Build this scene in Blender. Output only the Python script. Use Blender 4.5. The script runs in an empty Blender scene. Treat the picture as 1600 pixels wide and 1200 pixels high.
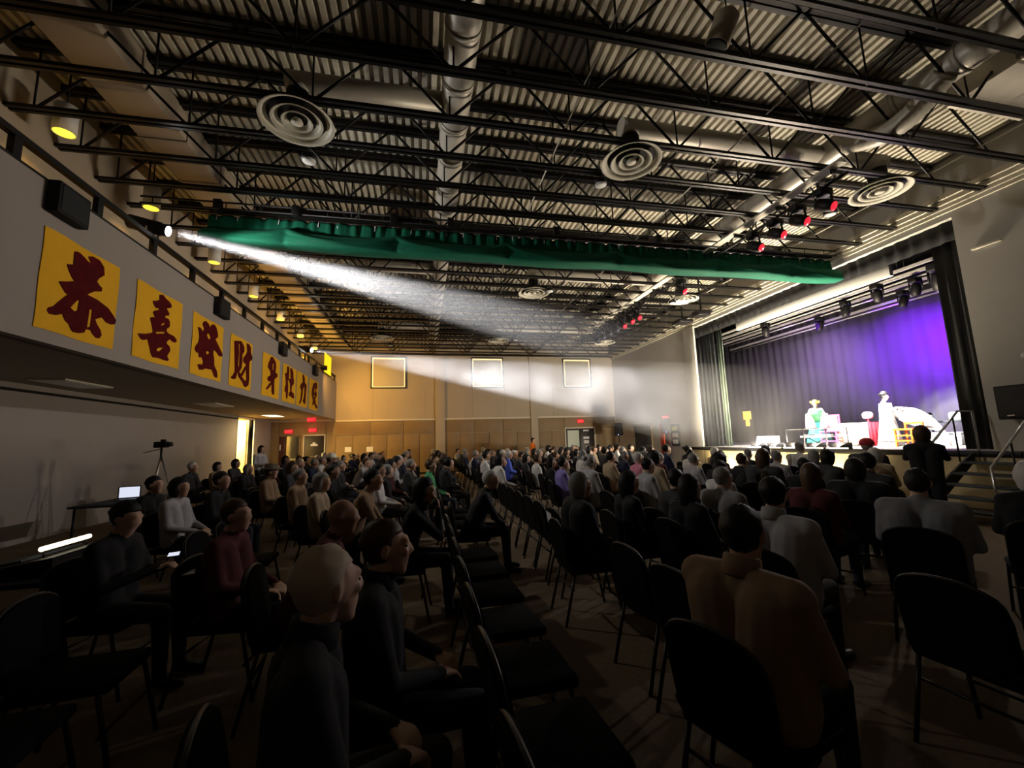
import bpy, bmesh, math, random
import numpy as np
from mathutils import Vector, Matrix
from mathutils.geometry import tessellate_polygon

random.seed(7); RNG = np.random.default_rng(7)
SC = bpy.context.scene
COL = SC.collection
PI = math.pi

# ------------------------------------------------------------------ camera
YAW, PITCH, ROLL, FPX, CAMH = math.radians(12.223), math.radians(7.699), math.radians(-1.779), 648.56, 1.65
_f = Vector((math.sin(YAW)*math.cos(PITCH), math.cos(YAW)*math.cos(PITCH), math.sin(PITCH)))
_r = Vector((math.cos(YAW), -math.sin(YAW), 0)); _u = _r.cross(_f)
_r2 = math.cos(ROLL)*_r + math.sin(ROLL)*_u; _u2 = -math.sin(ROLL)*_r + math.cos(ROLL)*_u
cam = bpy.data.cameras.new('camera'); camo = bpy.data.objects.new('camera', cam); COL.objects.link(camo)
camo.matrix_world = Matrix(((_r2.x, _u2.x, -_f.x, 0), (_r2.y, _u2.y, -_f.y, 0), (_r2.z, _u2.z, -_f.z, CAMH), (0, 0, 0, 1)))
cam.sensor_width = 36; cam.lens = FPX/1600*36; cam.clip_start = .05; cam.clip_end = 100
SC.camera = camo

# ------------------------------------------------------------------ world, view
w = bpy.data.worlds.new('world'); SC.world = w; w.use_nodes = True
w.node_tree.nodes['Background'].inputs[0].default_value = (0, 0, 0, 1)
SC.view_settings.view_transform = 'Standard'; SC.view_settings.look = 'None'
SC.view_settings.exposure = 0.0; SC.view_settings.gamma = 1.0; SC.view_settings.use_curve_mapping = False
try:
    SC.cycles.use_denoising = True; SC.cycles.max_bounces = 6; SC.cycles.diffuse_bounces = 2; SC.cycles.glossy_bounces = 2
    SC.cycles.transmission_bounces = 2; SC.cycles.volume_bounces = 0; SC.cycles.sample_clamp_indirect = 3.0
    SC.cycles.volume_step_rate = 2.0; SC.cycles.caustics_reflective = False; SC.cycles.caustics_refractive = False
except Exception: pass

def lamp(name, kind, loc, energy, color, target=None, **kw):
    l = bpy.data.lights.new(name, kind); l.energy = energy; l.color = color
    for k, v in kw.items(): setattr(l, k, v)
    o = bpy.data.objects.new(name, l); COL.objects.link(o); o.location = loc
    if target is not None:
        o.rotation_euler = (Vector(target)-Vector(loc)).to_track_quat('-Z', 'Y').to_euler()
    return o

# room constants (metres)
XF, XR, XL, XU = -4.43, 11.22, -7.45, -5.6     # balcony front, stage wall, low left wall, upper left wall
YF, YB = 23.0, -3.0
ZS, ZFT = 2.98, 4.92                            # balcony underside, balcony front top
ZJB, ZJT, ZD = 6.42, 7.42, 7.47                 # joist bottom, joist top, deck
DECK, XAP, XBD = 1.15, 10.75, 17.0              # stage deck, its front edge, backdrop
YP0, YP1, ZP = 6.25, 15.74, 6.15                # stage opening

WARM, AMBER, WHITE, PURPLE = (1, .80, .58), (1, .56, .12), (1, .97, .93), (.21, .0, 1)
# footlights added along the stage front to light the ceiling and hall
FOOT_Y = (9.15, 9.85, 10.55, 11.25, 11.95)
for y in FOOT_Y:
    lamp('added_footlight_lamp', 'AREA', (XAP+.10, y, DECK+.055), 385, (1, .86, .66), (XAP-1.5, y+1.9, DECK+5), shape='RECTANGLE', size=.56, size_y=.05)
# stage wash from the battens
for y, tx, ty in ((8.3, 13.0, 8.9), (9.6, 13.3, 9.6), (11.2, 12.9, 11.4), (13.0, 13.0, 13.2)):
    lamp('stage_wash_lamp', 'SPOT', (12.4, y, 5.55), 1600, WHITE, (tx, ty, DECK), spot_size=math.radians(62), spot_blend=.6, shadow_soft_size=.12)
# purple backdrop wash
for y, ty, tz, e in ((8.6, 9.1, 3.8, 3200), (10.4, 11.0, 4.1, 2300), (12.6, 13.4, 4.2, 500)):
    lamp('purple_wash_lamp', 'SPOT', (13.9, y, 5.7), e, PURPLE, (XBD, ty, tz), spot_size=math.radians(78), spot_blend=.9, shadow_soft_size=.15)

# lamps added at the front batten to put light on the audience
for y, ty, e in ((8.4, 2.6, 420), (11.0, 9.0, 900), (13.4, 15.0, 800)):
    lamp('added_audience_lamp', 'SPOT', (12.55, y, 5.45), e, (1, .93, .86), (0, ty, .6), spot_size=math.radians(75), spot_blend=.9, shadow_soft_size=.10)
lamp('mauve_wash_lamp', 'SPOT', (13.9, 13.4, 5.7), 900, (.52, .36, .66), (XBD, 15.2, 3.4), spot_size=math.radians(110), spot_blend=1.0, shadow_soft_size=.15)
# ------------------------------------------------------------------ materials
MATS = {}
def mat(name, col, rough=.6, metal=0.0, emit=None, estr=0.0, noise=0.0, nscale=8.0, bump=0.0, bscale=60.0, spec=.3):
    if name in MATS: return MATS[name]
    m = bpy.data.materials.new(name); m.use_nodes = True
    nt = m.node_tree; b = nt.nodes['Principled BSDF']
    b.inputs['Base Color'].default_value = (*col, 1); b.inputs['Roughness'].default_value = rough
    b.inputs['Metallic'].default_value = metal
    b.inputs['Specular IOR Level'].default_value = spec
    if emit: b.inputs['Emission Color'].default_value = (*emit, 1); b.inputs['Emission Strength'].default_value = estr
    if noise or bump:
        tc = nt.nodes.new('ShaderNodeTexCoord')
    if noise:
        n = nt.nodes.new('ShaderNodeTexNoise'); n.inputs['Scale'].default_value = nscale; n.inputs['Detail'].default_value = 4
        nt.links.new(tc.outputs['Object'], n.inputs['Vector'])
        mx = nt.nodes.new('ShaderNodeMix'); mx.data_type = 'RGBA'
        mx.inputs[6].default_value = (*[c*(1-noise) for c in col], 1); mx.inputs[7].default_value = (*[min(1, c*(1+noise)) for c in col], 1)
        nt.links.new(n.outputs['Fac'], mx.inputs[0]); nt.links.new(mx.outputs[2], b.inputs['Base Color'])
    if bump:
        n2 = nt.nodes.new('ShaderNodeTexNoise'); n2.inputs['Scale'].default_value = bscale
        nt.links.new(tc.outputs['Object'], n2.inputs['Vector'])
        bp = nt.nodes.new('ShaderNodeBump'); bp.inputs['Strength'].default_value = bump; bp.inputs['Distance'].default_value = .01
        nt.links.new(n2.outputs['Fac'], bp.inputs['Height']); nt.links.new(bp.outputs['Normal'], b.inputs['Normal'])
    MATS[name] = m; return m
M_black = mat('black_steel', (.012, .011, .012), .45, .3)
M_steel = mat('black_satin_steel', (.02, .019, .019), .32, .6)
M_matte = mat('black_matte', (.008, .008, .009), .8)
M_deck = mat('deck_paint', (.62, .57, .46), .6, noise=.12, nscale=3)
M_wall = mat('wall_paint', (.315, .275, .245), .85, noise=.05, nscale=2, bump=.1)
M_wall2 = mat('far_wall_paint', (.43, .365, .28), .85, noise=.06, nscale=1.5, bump=.1)
M_wain = mat('wood_panel', (.24, .165, .088), .55, noise=.15, nscale=3)
M_trimc = mat('cream_trim', (.66, .61, .50), .6)
M_floor = mat('carpet_brown', (.15, .105, .066), .95, noise=.35, nscale=25, bump=.4, bscale=200)
M_soffit = mat('soffit_paint', (.30, .25, .20), .8)
M_galv = mat('galvanised_duct', (.62, .58, .50), .45, .25, noise=.15, nscale=4)
M_duct = mat('beige_duct', (.42, .35, .27), .7, noise=.08, nscale=2)
M_diff = mat('diffuser_cream', (.72, .68, .56), .5)
M_green = mat('green_cloth', (.0, .105, .056), .8, noise=.2, nscale=5)
M_yellow = mat('banner_yellow', (.80, .42, .01), .8, noise=.08, nscale=6)
M_ink = mat('brush_maroon', (.075, .002, .004), .7, noise=.4, nscale=10, spec=.08)
M_stagefl = mat('stage_floor', (.55, .50, .45), .5, noise=.1, nscale=4)
M_skirt = mat('stage_front_wood', (.52, .42, .24), .6, noise=.15)
M_purplec = mat('grey_backdrop_cloth', (.15, .14, .165), .95)
M_greyleg = mat('slate_cloth', (.055, .06, .066), .9)
M_greenleg = mat('sage_cloth', (.17, .22, .165), .9)
M_chrome = mat('chrome', (.6, .6, .6), .25, .9)
M_white = mat('white_paint', (.8, .8, .78), .5)
M_paper = mat('paper_white', (.78, .77, .80), .7)
M_door = mat('dark_door', (.018, .013, .014), .4)
M_grille = mat('speaker_grille', (.01, .01, .011), .6)
M_chair = mat('chair_vinyl', (.004, .0035, .004), .9, spec=.08)
M_leg = mat('chair_leg', (.02, .015, .012), .4, .4)
M_screen = mat('laptop_screen', (.1, .1, .1), .4, emit=(.8, .85, 1), estr=.9)
M_exit = mat('exit_red', (.6, .02, .03), .5, emit=(1, .04, .06), estr=2.4)
M_redlamp = mat('red_lens', (.4, .0, .01), .3, emit=(1, .03, .06), estr=.9)
M_lens = mat('spot_lens', (1, 1, 1), .2, emit=(1, .97, .9), estr=60)
M_can = mat('can_lens', (1, .8, .3), .4, emit=(1, .72, .03), estr=2.6)
M_foot = mat('added_footlight_lens', (1, .95, .8), .4, emit=(1, .88, .55), estr=7)
M_strip = mat('work_light', (1, .95, .8), .4, emit=(1, .87, .6), estr=2.2)
M_leak = mat('daylight_gap', (1, .9, .6), .6, emit=(1, .78, .36), estr=.75)
M_shade = mat('roller_shade', (.50, .46, .38), .8)
M_red = mat('red_cloth', (.62, .03, .05), .6)
M_pink = mat('pink_lacquer', (.85, .15, .45), .4)
M_orange = mat('orange_lacquer', (.75, .16, .02), .35)
M_glass = mat('door_glass', (.02, .02, .022), .1, spec=.6)

# ------------------------------------------------------------------ mesh helpers
class MB:
    def __init__(s): s.v = []; s.f = []; s.sm = []
    def add(s, vs, fs, smooth=False):
        b = len(s.v); s.v += [tuple(v) for v in vs]; s.f += [tuple(b+i for i in f) for f in fs]; s.sm += [smooth]*len(fs); return s
    def box(s, x0, x1, y0, y1, z0, z1):
        vs = [(x, y, z) for x in (x0, x1) for y in (y0, y1) for z in (z0, z1)]
        return s.add(vs, [(0, 1, 3, 2), (4, 6, 7, 5), (0, 4, 5, 1), (2, 3, 7, 6), (0, 2, 6, 4), (1, 5, 7, 3)])
    def bbox(s, x0, x1, y0, y1, z0, z1, r=.02):
        bm = bmesh.new(); bmesh.ops.create_cube(bm, size=1)
        for v in bm.verts: v.co = Vector(((x0+x1)/2+v.co.x*(x1-x0), (y0+y1)/2+v.co.y*(y1-y0), (z0+z1)/2+v.co.z*(z1-z0)))
        bmesh.ops.bevel(bm, geom=list(bm.edges), offset=r, segments=2, affect='EDGES', profile=.5)
        bm.verts.index_update()
        s.add([v.co[:] for v in bm.verts], [[v.index for v in f.verts] for f in bm.faces], True); bm.free(); return s
    def tube(s, pts, r, n=8, caps=True, smooth=True):
        pts = [Vector(p) for p in pts]; rs = r if isinstance(r, (list, tuple)) else [r]*len(pts)
        b = len(s.v); prev = None
        for i, p in enumerate(pts):
            d = (pts[min(i+1, len(pts)-1)]-pts[max(i-1, 0)]).normalized()
            if prev is None:
                a = Vector((0, 0, 1)) if abs(d.z) < .9 else Vector((1, 0, 0)); u = d.cross(a).normalized()
            else:
                u = (prev-d*prev.dot(d)).normalized()
            prev = u; v = d.cross(u)
            for k in range(n):
                t = 2*PI*k/n; s.v.append(tuple(p+(u*math.cos(t)+v*math.sin(t))*rs[i]))
        for i in range(len(pts)-1):
            for k in range(n):
                s.f.append((b+i*n+k, b+i*n+(k+1) % n, b+(i+1)*n+(k+1) % n, b+(i+1)*n+k)); s.sm.append(smooth)
        if caps:
            s.f.append(tuple(b+k for k in reversed(range(n)))); s.sm.append(False)
            e = b+(len(pts)-1)*n; s.f.append(tuple(e+k for k in range(n))); s.sm.append(False)
        return s
    def lathe(s, prof, n=24, c=(0, 0, 0), axis='Z', closed=False):
        b = len(s.v)
        for (r, h) in prof:
            for k in range(n):
                t = 2*PI*k/n; x, y = r*math.cos(t), r*math.sin(t)
                p = (x, y, h) if axis == 'Z' else ((h, x, y) if axis == 'X' else (x, h, y))
                s.v.append((c[0]+p[0], c[1]+p[1], c[2]+p[2]))
        m = len(prof)
        for i in range(m if closed else m-1):
            j = (i+1) % m
            for k in range(n): s.f.append((b+i*n+k, b+i*n+(k+1) % n, b+j*n+(k+1) % n, b+j*n+k)); s.sm.append(True)
        if not closed:
            s.f.append(tuple(b+k for k in reversed(range(n)))); s.sm.append(False)
            e = b+(m-1)*n; s.f.append(tuple(e+k for k in range(n))); s.sm.append(False)
        return s
    def ell(s, c, r, n=14, m=8, fn=None):
        vs = []; fs = []
        for i in range(m+1):
            th = PI*i/m
            for k in range(n):
                ph = 2*PI*k/n; d = (math.sin(th)*math.cos(ph), math.sin(th)*math.sin(ph), math.cos(th))
                p = [c[j]+r[j]*d[j] for j in range(3)]
                if fn: p = fn(p, d)
                vs.append(p)
        for i in range(m):
            for k in range(n): fs.append((i*n+k, (i+1)*n+k, (i+1)*n+(k+1) % n, i*n+(k+1) % n))
        return s.add(vs, fs, True)
    def mesh(s, name, mats=None):
        me = bpy.data.meshes.new(name); me.from_pydata(s.v, [], s.f)
        me.polygons.foreach_set('use_smooth', s.sm); me.update()
        bm = bmesh.new(); bm.from_mesh(me); bmesh.ops.remove_doubles(bm, verts=bm.verts, dist=1e-6)
        bmesh.ops.recalc_face_normals(bm, faces=bm.faces); bm.to_mesh(me); bm.free()
        for m in (mats if isinstance(mats, (list, tuple)) else [mats]):
            if m: me.materials.append(m)
        return me
    def obj(s, name, m, parent=None, loc=None):
        return put(name, s.mesh(name, m), parent, loc)
def put(name, me, parent=None, loc=None, rz=0):
    o = bpy.data.objects.new(name, me); COL.objects.link(o)
    if parent: o.parent = parent
    if loc is not None: o.location = loc
    if rz: o.rotation_euler.z = rz
    return o
def tag(o, label=None, cat=None, group=None, kind=None):
    if label: o['label'] = label
    if cat: o['category'] = cat
    if group: o['group'] = group
    if kind: o['kind'] = kind
    return o
def thing(name, label, cat, loc=(0, 0, 0), rz=0, group=None, kind=None):
    o = put(name, None, None, loc, rz); return tag(o, label, cat, group, kind)
def struct(name, mb, m): return tag(mb.obj(name, m), kind='structure')
def copy_tree(o, parent=None):
    c = o.copy(); COL.objects.link(c); c.parent = parent
    for ch in list(o.children): copy_tree(ch, c)
    return c
ORD = ['first', 'second', 'third', 'fourth', 'fifth', 'sixth', 'seventh', 'eighth', 'ninth', 'tenth', 'eleventh', 'twelfth', 'thirteenth', 'fourteenth', 'fifteenth', 'sixteenth', 'seventeenth', 'eighteenth', 'nineteenth', 'twentieth', 'twenty-first', 'twenty-second', 'twenty-third', 'twenty-fourth', 'twenty-fifth', 'twenty-sixth', 'twenty-seventh', 'twenty-eighth', 'twenty-ninth', 'thirtieth', 'thirty-first', 'thirty-second', 'thirty-third', 'thirty-fourth']
def pleats(mb, p0, p1, z0, z1, amp, per, th=.02, nz=2, seed=0):
    """a hanging pleated cloth from p0 to p1 (xy), with thickness"""
    p0, p1 = Vector(p0), Vector(p1); L = (p1-p0).length; d = (p1-p0)/L; nrm = Vector((-d.y, d.x))
    n = max(8, int(L/per*8)); rnd = random.Random(seed); ph = [rnd.uniform(0, 1.2) for _ in range(int(L/per)+3)]
    vs = []; fs = []
    for side in (0, 1):
        for i in range(n+1):
            t = L*i/n; k = t/per; a = amp*math.sin(2*PI*k+ph[int(k)]*.6)*(.7+.3*math.sin(k*1.7+ph[0]))
            q = p0+d*t+nrm*(a+(th if side else 0))
            for j in range(nz): vs.append((q.x, q.y, z0+(z1-z0)*j/(nz-1)))
    N = (n+1)*nz
    for i in range(n):
        for j in range(nz-1):
            a = i*nz+j; fs.append((a, a+nz, a+nz+1, a+1)); fs.append((N+a, N+a+1, N+a+nz+1, N+a+nz))
        a = i*nz; fs.append((a, N+a, N+a+nz, a+nz)); a = i*nz+nz-1; fs.append((a, a+nz, N+a+nz, N+a))
    for j in range(nz-1):
        a = j; fs.append((a, a+1, N+a+1, N+a)); a = n*nz+j; fs.append((a, N+a, N+a+1, a+1))
    return mb.add(vs, fs, True)
# ================================================================== THE SETTING
struct('floor', MB().box(-10.2, XR+.2, YB, YF+.2, -.15, 0), M_floor)
struct('wall_back', MB().box(-10.2, XR+.2, YB-.2, YB, 0, ZD+.1), M_wall)
wl = MB(); wl.box(XL-.2, XL, YB, 19.1, 0, 3.1); wl.box(XL-.2, XL, 20.76, YF, 0, 3.1); wl.box(XL-.2, XL, 19.1, 20.76, 2.93, 3.1)
struct('wall_left', wl, M_wall)
struct('trim_1', MB().box(XL, XL+.04, YB, 19.05, 2.84, 2.89), M_matte)
struct('wall_upper_left', MB().box(XU-.15, XU, YB, YF, 4.4, ZD+.1), M_wall2)
struct('wall_balcony', MB().box(XF-.12, XF, YB, YF, ZS, ZFT), M_wall)
sf = MB().box(XL, XF-.12, YB, YF, ZS+.02, 3.2); struct('ceiling_under_balcony', sf, M_soffit)
struct('floor_balcony', MB().box(XU, XF-.12, YB, YF, 4.5, 4.62), M_soffit)
# lit passage behind the open door
M_hall = mat('passage_paint', (.85, .62, .22), .8)
ps = MB(); ps.box(XL-2.2, XL-2.1, 18.4, 21.4, 0, 3.1); ps.box(XL-2.1, XL-.2, 18.3, 18.4, 0, 3.1); ps.box(XL-2.1, XL-.2, 21.4, 21.5, 0, 3.1); ps.box(XL-2.2, XL-.2, 18.3, 21.5, 3.1, 3.2)
struct('wall_passage', ps, M_hall)
lamp('passage_lamp', 'AREA', (XL-1.1, 19.95, 3.0), 1500, (1, .74, .28), (XL-1.1, 19.95, 0), shape='RECTANGLE', size=1.2, size_y=1.8)
dl = thing('door_1', 'tall pale double door standing open onto the lit passage under the balcony', None, kind='structure')
MB().bbox(XL-.28, XL+.03, 19.02, 19.1, 0, 2.98, .01).obj('door_frame', M_trimc, dl)
MB().bbox(XL-.28, XL+.03, 20.76, 20.84, 0, 2.98, .01).obj('door_frame', M_trimc, dl)
MB().bbox(XL-.28, XL+.03, 19.02, 20.84, 2.9, 2.98, .01).obj('door_frame', M_trimc, dl)
leaf = MB().bbox(XL-1.05, XL-.25, 20.66, 20.71, .02, 2.88, .01).obj('door_leaf', M_hall, dl)
MB().tube([(XL-.95, 20.62, .95), (XL-.95, 20.62, 1.25)], .015).obj('handle', M_chrome, leaf)
for y0, x0 in ((9.5, -6.6), (14.2, -6.2), (19.3, -6.2)):
    t = thing('ceiling_light_panel', 'flat rectangular light panel under the balcony, %s from the camera' % ORD[(9.5, 14.2, 19.3).index(y0)], 'light panel', (x0, y0, ZS+.02), group='light panels under the balcony')
    MB().box(-.3, .3, -.6, .6, -.025, 0).obj('frame', M_trimc, t); MB().box(-.26, .26, -.56, .56, -.032, -.026).obj('diffuser', M_white if y0 < 19 else M_strip, t)
lamp('light_panel_lamp', 'AREA', (-6.2, 19.3, ZS-.03), 60, (1, .75, .32), (-6.2, 19.3, 0), shape='RECTANGLE', size=.5, size_y=1.1)

# far wall with wooden panelling
wf = struct('wall_far', MB().box(XL-.2, XR+.25, YF, YF+.2, 0, ZD+.1), M_wall2)
def panels(x0, x1, n, upper=True):
    wd = (x1-x0)/n
    for i in range(n):
        MB().bbox(x0+wd*i+.012, x0+wd*(i+1)-.012, YF-.035, YF+.01, .12, 2.12, .008).obj('panel', M_wain, wf)
    m = max(1, n//2); wd = (x1-x0)/m
    for i in range(m):
        if upper: MB().bbox(x0+wd*i+.012, x0+wd*(i+1)-.012, YF-.035, YF+.01, 2.15, 2.84, .008).obj('panel', M_wain, wf)
panels(XF+.05, .66, 6); panels(1.18, 6.0, 6); panels(6.42, 8.0, 2); panels(9.88, XR-.02, 2)
MB().bbox(8.0, 9.88, YF-.035, YF+.01, 2.3, 2.84, .008).obj('panel', M_wain, wf)
MB().bbox(XL, -7.12, YF-.03, YF+.01, .1, 2.9, .008).obj('panel', M_wain, wf)
MB().bbox(-6.05, -5.95, YF-.03, YF+.01, .1, 2.24, .008).obj('panel', M_wain, wf)
MB().bbox(-4.86, XF+.03, YF-.03, YF+.01, .1, 2.9, .008).obj('panel', M_wain, wf)
MB().bbox(-7.1, -4.88, YF-.03, YF+.01, 2.26, 2.9, .008).obj('panel', M_wain, wf)
for x0, x1 in ((.66, 1.18), (6.0, 6.42)): MB().bbox(x0, x1, YF-.10, YF+.01, .1, ZD-.05, .01).obj('pilaster', M_wall2, wf)
for x0, x1 in ((XF+.02, .66), (1.18, 6.0), (6.42, XR-.02)): MB().bbox(x0, x1, YF-.05, YF+.01, 2.86, 2.95, .008).obj('wainscot_cap', M_trimc, wf)
for x in (-2.6, .1, 2.7, 4.55, 7.4): MB().box(x-.008, x+.008, YF-.006, YF+.01, 2.95, 4.6).obj('joint_strip', M_soffit, wf)
struct('baseboard_far', MB().box(XL, XR, YF-.045, YF, 0, .12), M_matte)
for i, (x0, x1) in enumerate(((-2.72, -.88), (2.66, 4.49), (8.06, 9.81))):
    z0, z1 = 4.6, 6.34
    t = thing('window_%d' % (i+1), ['leftmost', 'middle', 'rightmost'][i]+' covered window high on the far wall', None, (0, YF, 0), kind='structure')
    for a, b, c, d in ((x0, x0+.06, z0, z1), (x1-.06, x1, z0, z1), (x0, x1, z0, z0+.06), (x0, x1, z1-.06, z1)):
        MB().bbox(a, b, -.09, 0, c, d, .008).obj('window_frame', M_black, t)
    for a, b, c, d in ((x0+.06, x0+.13, z0+.06, z1-.06), (x1-.13, x1-.06, z0+.06, z1-.06), (x0+.13, x1-.13, z1-.16, z1-.06), (x0+.13, x1-.13, z0+.06, z0+.11)):
        MB().box(a, b, -.035, -.02, c, d).obj('light_gap', M_leak, t)
    MB().bbox(x0+.12, x1-.12, -.06, -.045, z0+.10, z1-.15, .004).obj('roller_shade', M_shade, t)
# doors in the far wall
d = thing('door_2', 'double door in the far wall, left leaf pale glass, right leaf dark with notices', None, (0, YF, 0), kind='structure')
for a, b, c, e in ((8.0, 8.07, 0, 2.28), (9.81, 9.88, 0, 2.28), (8.0, 9.88, 2.21, 2.28)): MB().bbox(a, b, -.07, 0, c, e, .006).obj('door_frame', M_trimc, d)
l1 = MB().bbox(8.08, 8.93, -.045, 0, .01, 2.2, .006).obj('door_leaf', M_greyleg, d); l2 = MB().bbox(8.95, 9.8, -.045, 0, .01, 2.2, .006).obj('door_leaf', M_door, d)
MB().box(8.16, 8.86, -.055, -.045, 1.15, 2.1).obj('pane', mat('pale_pane', (.50, .58, .48), .3), l1)
for lf, x in ((l1, 8.5), (l2, 9.37)): MB().tube([(x-.36, -.1, 1.06), (x+.36, -.1, 1.06)], .02).obj('push_bar', M_chrome, lf)
for z, hh, ww in ((2.08, .08, .34), (1.66, .13, .36), (1.42, .18, .30)): MB().box(9.30-ww/2, 9.30+ww/2, -.052, -.046, z-hh/2, z+hh/2).obj('notice', M_paper, l2)
d = thing('door_3', 'dark framed door with a paper notice in the far wall under the balcony', None, (0, YF, 0), kind='structure')
for a, b, c, e in ((-5.94, -5.88, 0, 2.24), (-4.94, -4.88, 0, 2.24), (-5.94, -4.88, 2.18, 2.24)): MB().bbox(a, b, -.07, 0, c, e, .006).obj('door_frame', M_trimc, d)
l3 = MB().bbox(-5.87, -4.95, -.045, 0, .01, 2.17, .006).obj('door_leaf', M_door, d)
MB().tube([(-5.8, -.1, 1.14), (-5.0, -.1, 1.14)], .02).obj('push_bar', M_chrome, l3)
nb = MB().box(-5.58, -5.25, -.052, -.046, 1.66, 1.76); nb.box(-5.49, -5.35, -.052, -.046, 1.76, 1.84); nb.obj('notice', M_paper, l3)
d = thing('door_4', 'dark door with a glazed side panel in the far wall under the balcony', None, (0, YF, 0), kind='structure')
for a, b, c, e in ((-7.1, -7.05, 0, 2.24), (-6.12, -6.06, 0, 2.24), (-7.1, -6.06, 2.18, 2.24)): MB().bbox(a, b, -.07, 0, c, e, .006).obj('door_frame', M_wain, d)
MB().bbox(-7.05, -6.74, -.045, 0, .01, 2.18, .006).obj('door_leaf', mat('maroon_door', (.05, .012, .014), .5), d)
MB().box(-6.70, -6.14, -.03, -.02, 1.08, 2.17).obj('pane', M_glass, d)
MB().bbox(-6.74, -6.10, -.12, 0, 1.0, 1.07, .01).obj('ledge', M_trimc, d)
MB().box(-7.02, -6.96, -.05, -.045, 1.5, 1.78).obj('notice', M_paper, d)
for x, z in ((-3.78, 1.42), (-2.72, 1.40)):
    tag(MB().box(x-.16, x+.16, YF-.05, YF-.036, z-.12, z+.14).obj('wall_notice', M_paper), 'small white notice on the amber panelling, %s of the two' % ('left' if x < -3 else 'right'), 'notice', 'notices on the far wall')

# exit signs: red lit letters
def exit_sign(loc, label, rz=0, txt='EXIT'):
    t = thing('exit_sign', label, 'exit sign', loc, rz, 'red exit signs')
    MB().bbox(-.19, .19, -.04, .04, -.10, .10, .012).obj('housing', mat('exit_housing', (.3, .02, .02), .5, emit=(1, .02, .03), estr=.55), t)
    cu = bpy.data.curves.new('letters', 'FONT'); cu.body = txt; cu.size = .17; cu.extrude = .004; cu.align_x = 'CENTER'; cu.align_y = 'CENTER'
    co = bpy.data.objects.new('tmp', cu); COL.objects.link(co); dg = bpy.context.evaluated_depsgraph_get()
    me = bpy.data.meshes.new_from_object(co.evaluated_get(dg)); bpy.data.objects.remove(co); me.materials.clear(); me.materials.append(M_exit)
    o = put('letters', me, t, (0, -.046, 0)); o.rotation_euler.x = PI/2
    return t
exit_sign((8.98, YF-.078, 2.62), 'red exit sign above the double door in the far wall')
exit_sign((-5.5, YF-.072, 2.46), 'red exit sign above the framed door under the balcony')
exit_sign((-6.62, YF-.072, 2.42), 'red exit sign above the glazed door under the balcony')
exit_sign((XR-.041, 17.68, 2.46), 'red exit sign on the stage wall left of the stage', -PI/2)
exit_sign((-5.0, 20.6, 2.86), 'red exit sign hanging under the balcony edge')
lamp('exit_glow', 'POINT', (-5.5, YF-.45, 2.62), 3.5, (1, .05, .05), shadow_soft_size=.1)
lamp('exit_glow', 'POINT', (8.98, YF-.3, 2.62), 1.0, (1, .05, .05), shadow_soft_size=.1)

# stage wall
wr = MB(); wr.box(XR, XR+.3, YB, YP0, 0, ZD+.1); wr.box(XR, XR+.3, YP1, YF+.2, 0, ZD+.1); wr.box(XR, XR+.3, YP0, YP1, ZP, ZD+.1); wr.box(XR, XR+.3, YP0, YP1, 0, DECK-.1)
M_swall = mat('stage_wall_paint', (.47, .45, .41), .8, noise=.06, nscale=2, bump=.1)
wro = struct('wall_right', wr, M_swall)
MB().bbox(XR-.06, XR+.02, 15.1, YP1+.05, 0, ZP+.05, .01).obj('jamb', mat('jamb_paint', (.62, .60, .54), .6), wro)
cr = MB()
for z0, z1, x in ((6.28, 6.36, .05), (6.36, 6.44, .09), (6.44, 6.54, .15), (6.54, 6.66, .2)): cr.box(XR-x, XR, YB, YF-.02, z0, z1-.012)
struct('trim_2', cr, M_trimc)
d = thing('door_5', 'slate grey door in the stage wall near the far corner', None, (XR, 0, 0), kind='structure')
for a, b, c, e in ((18.98, 19.05, 0, 2.28), (20.75, 20.82, 0, 2.28), (18.98, 20.82, 2.2, 2.28)): MB().bbox(-.06, 0, a, b, c, e, .006).obj('door_frame', M_wain, d)
MB().bbox(-.045, 0, 19.06, 20.74, .01, 2.19, .006).obj('door_leaf', M_greyleg, d)
tag(MB().bbox(XR-.07, XR-.005, 5.55, 6.0, 5.26, 5.31, .01).obj('wall_light_streak', M_trimc), 'pale strip standing in for a light streak on the wall right of the stage', 'light streak')  # pale strip shapes a reflected light streak on the wall
sp = thing('wall_speaker', 'black loudspeaker box mounted on the wall right of the stage', 'speaker', (XR-.2, 5.62, 2.07))
MB().bbox(-.19, .19, -.27, .27, -.32, .32, .02).obj('cabinet', M_matte, sp); MB().bbox(-.205, -.185, -.23, .23, -.28, .28, .005).obj('grille', M_grille, sp); MB().box(-.03, .2, -.05, .05, -.05, .05).obj('bracket', M_black, sp)
MB().box(-.215, -.2, .02, .12, -.26, -.235).obj('badge', M_chrome, sp)
tag(MB().lathe([(.0, 0), (.05, .0), (.05, -.04), (.03, -.08), (0, -.08)], 14, (XR, 5.55, 2.95), 'X').obj('wall_sensor', M_white), 'small white dome on the wall above the speaker', 'sensor')

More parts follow.
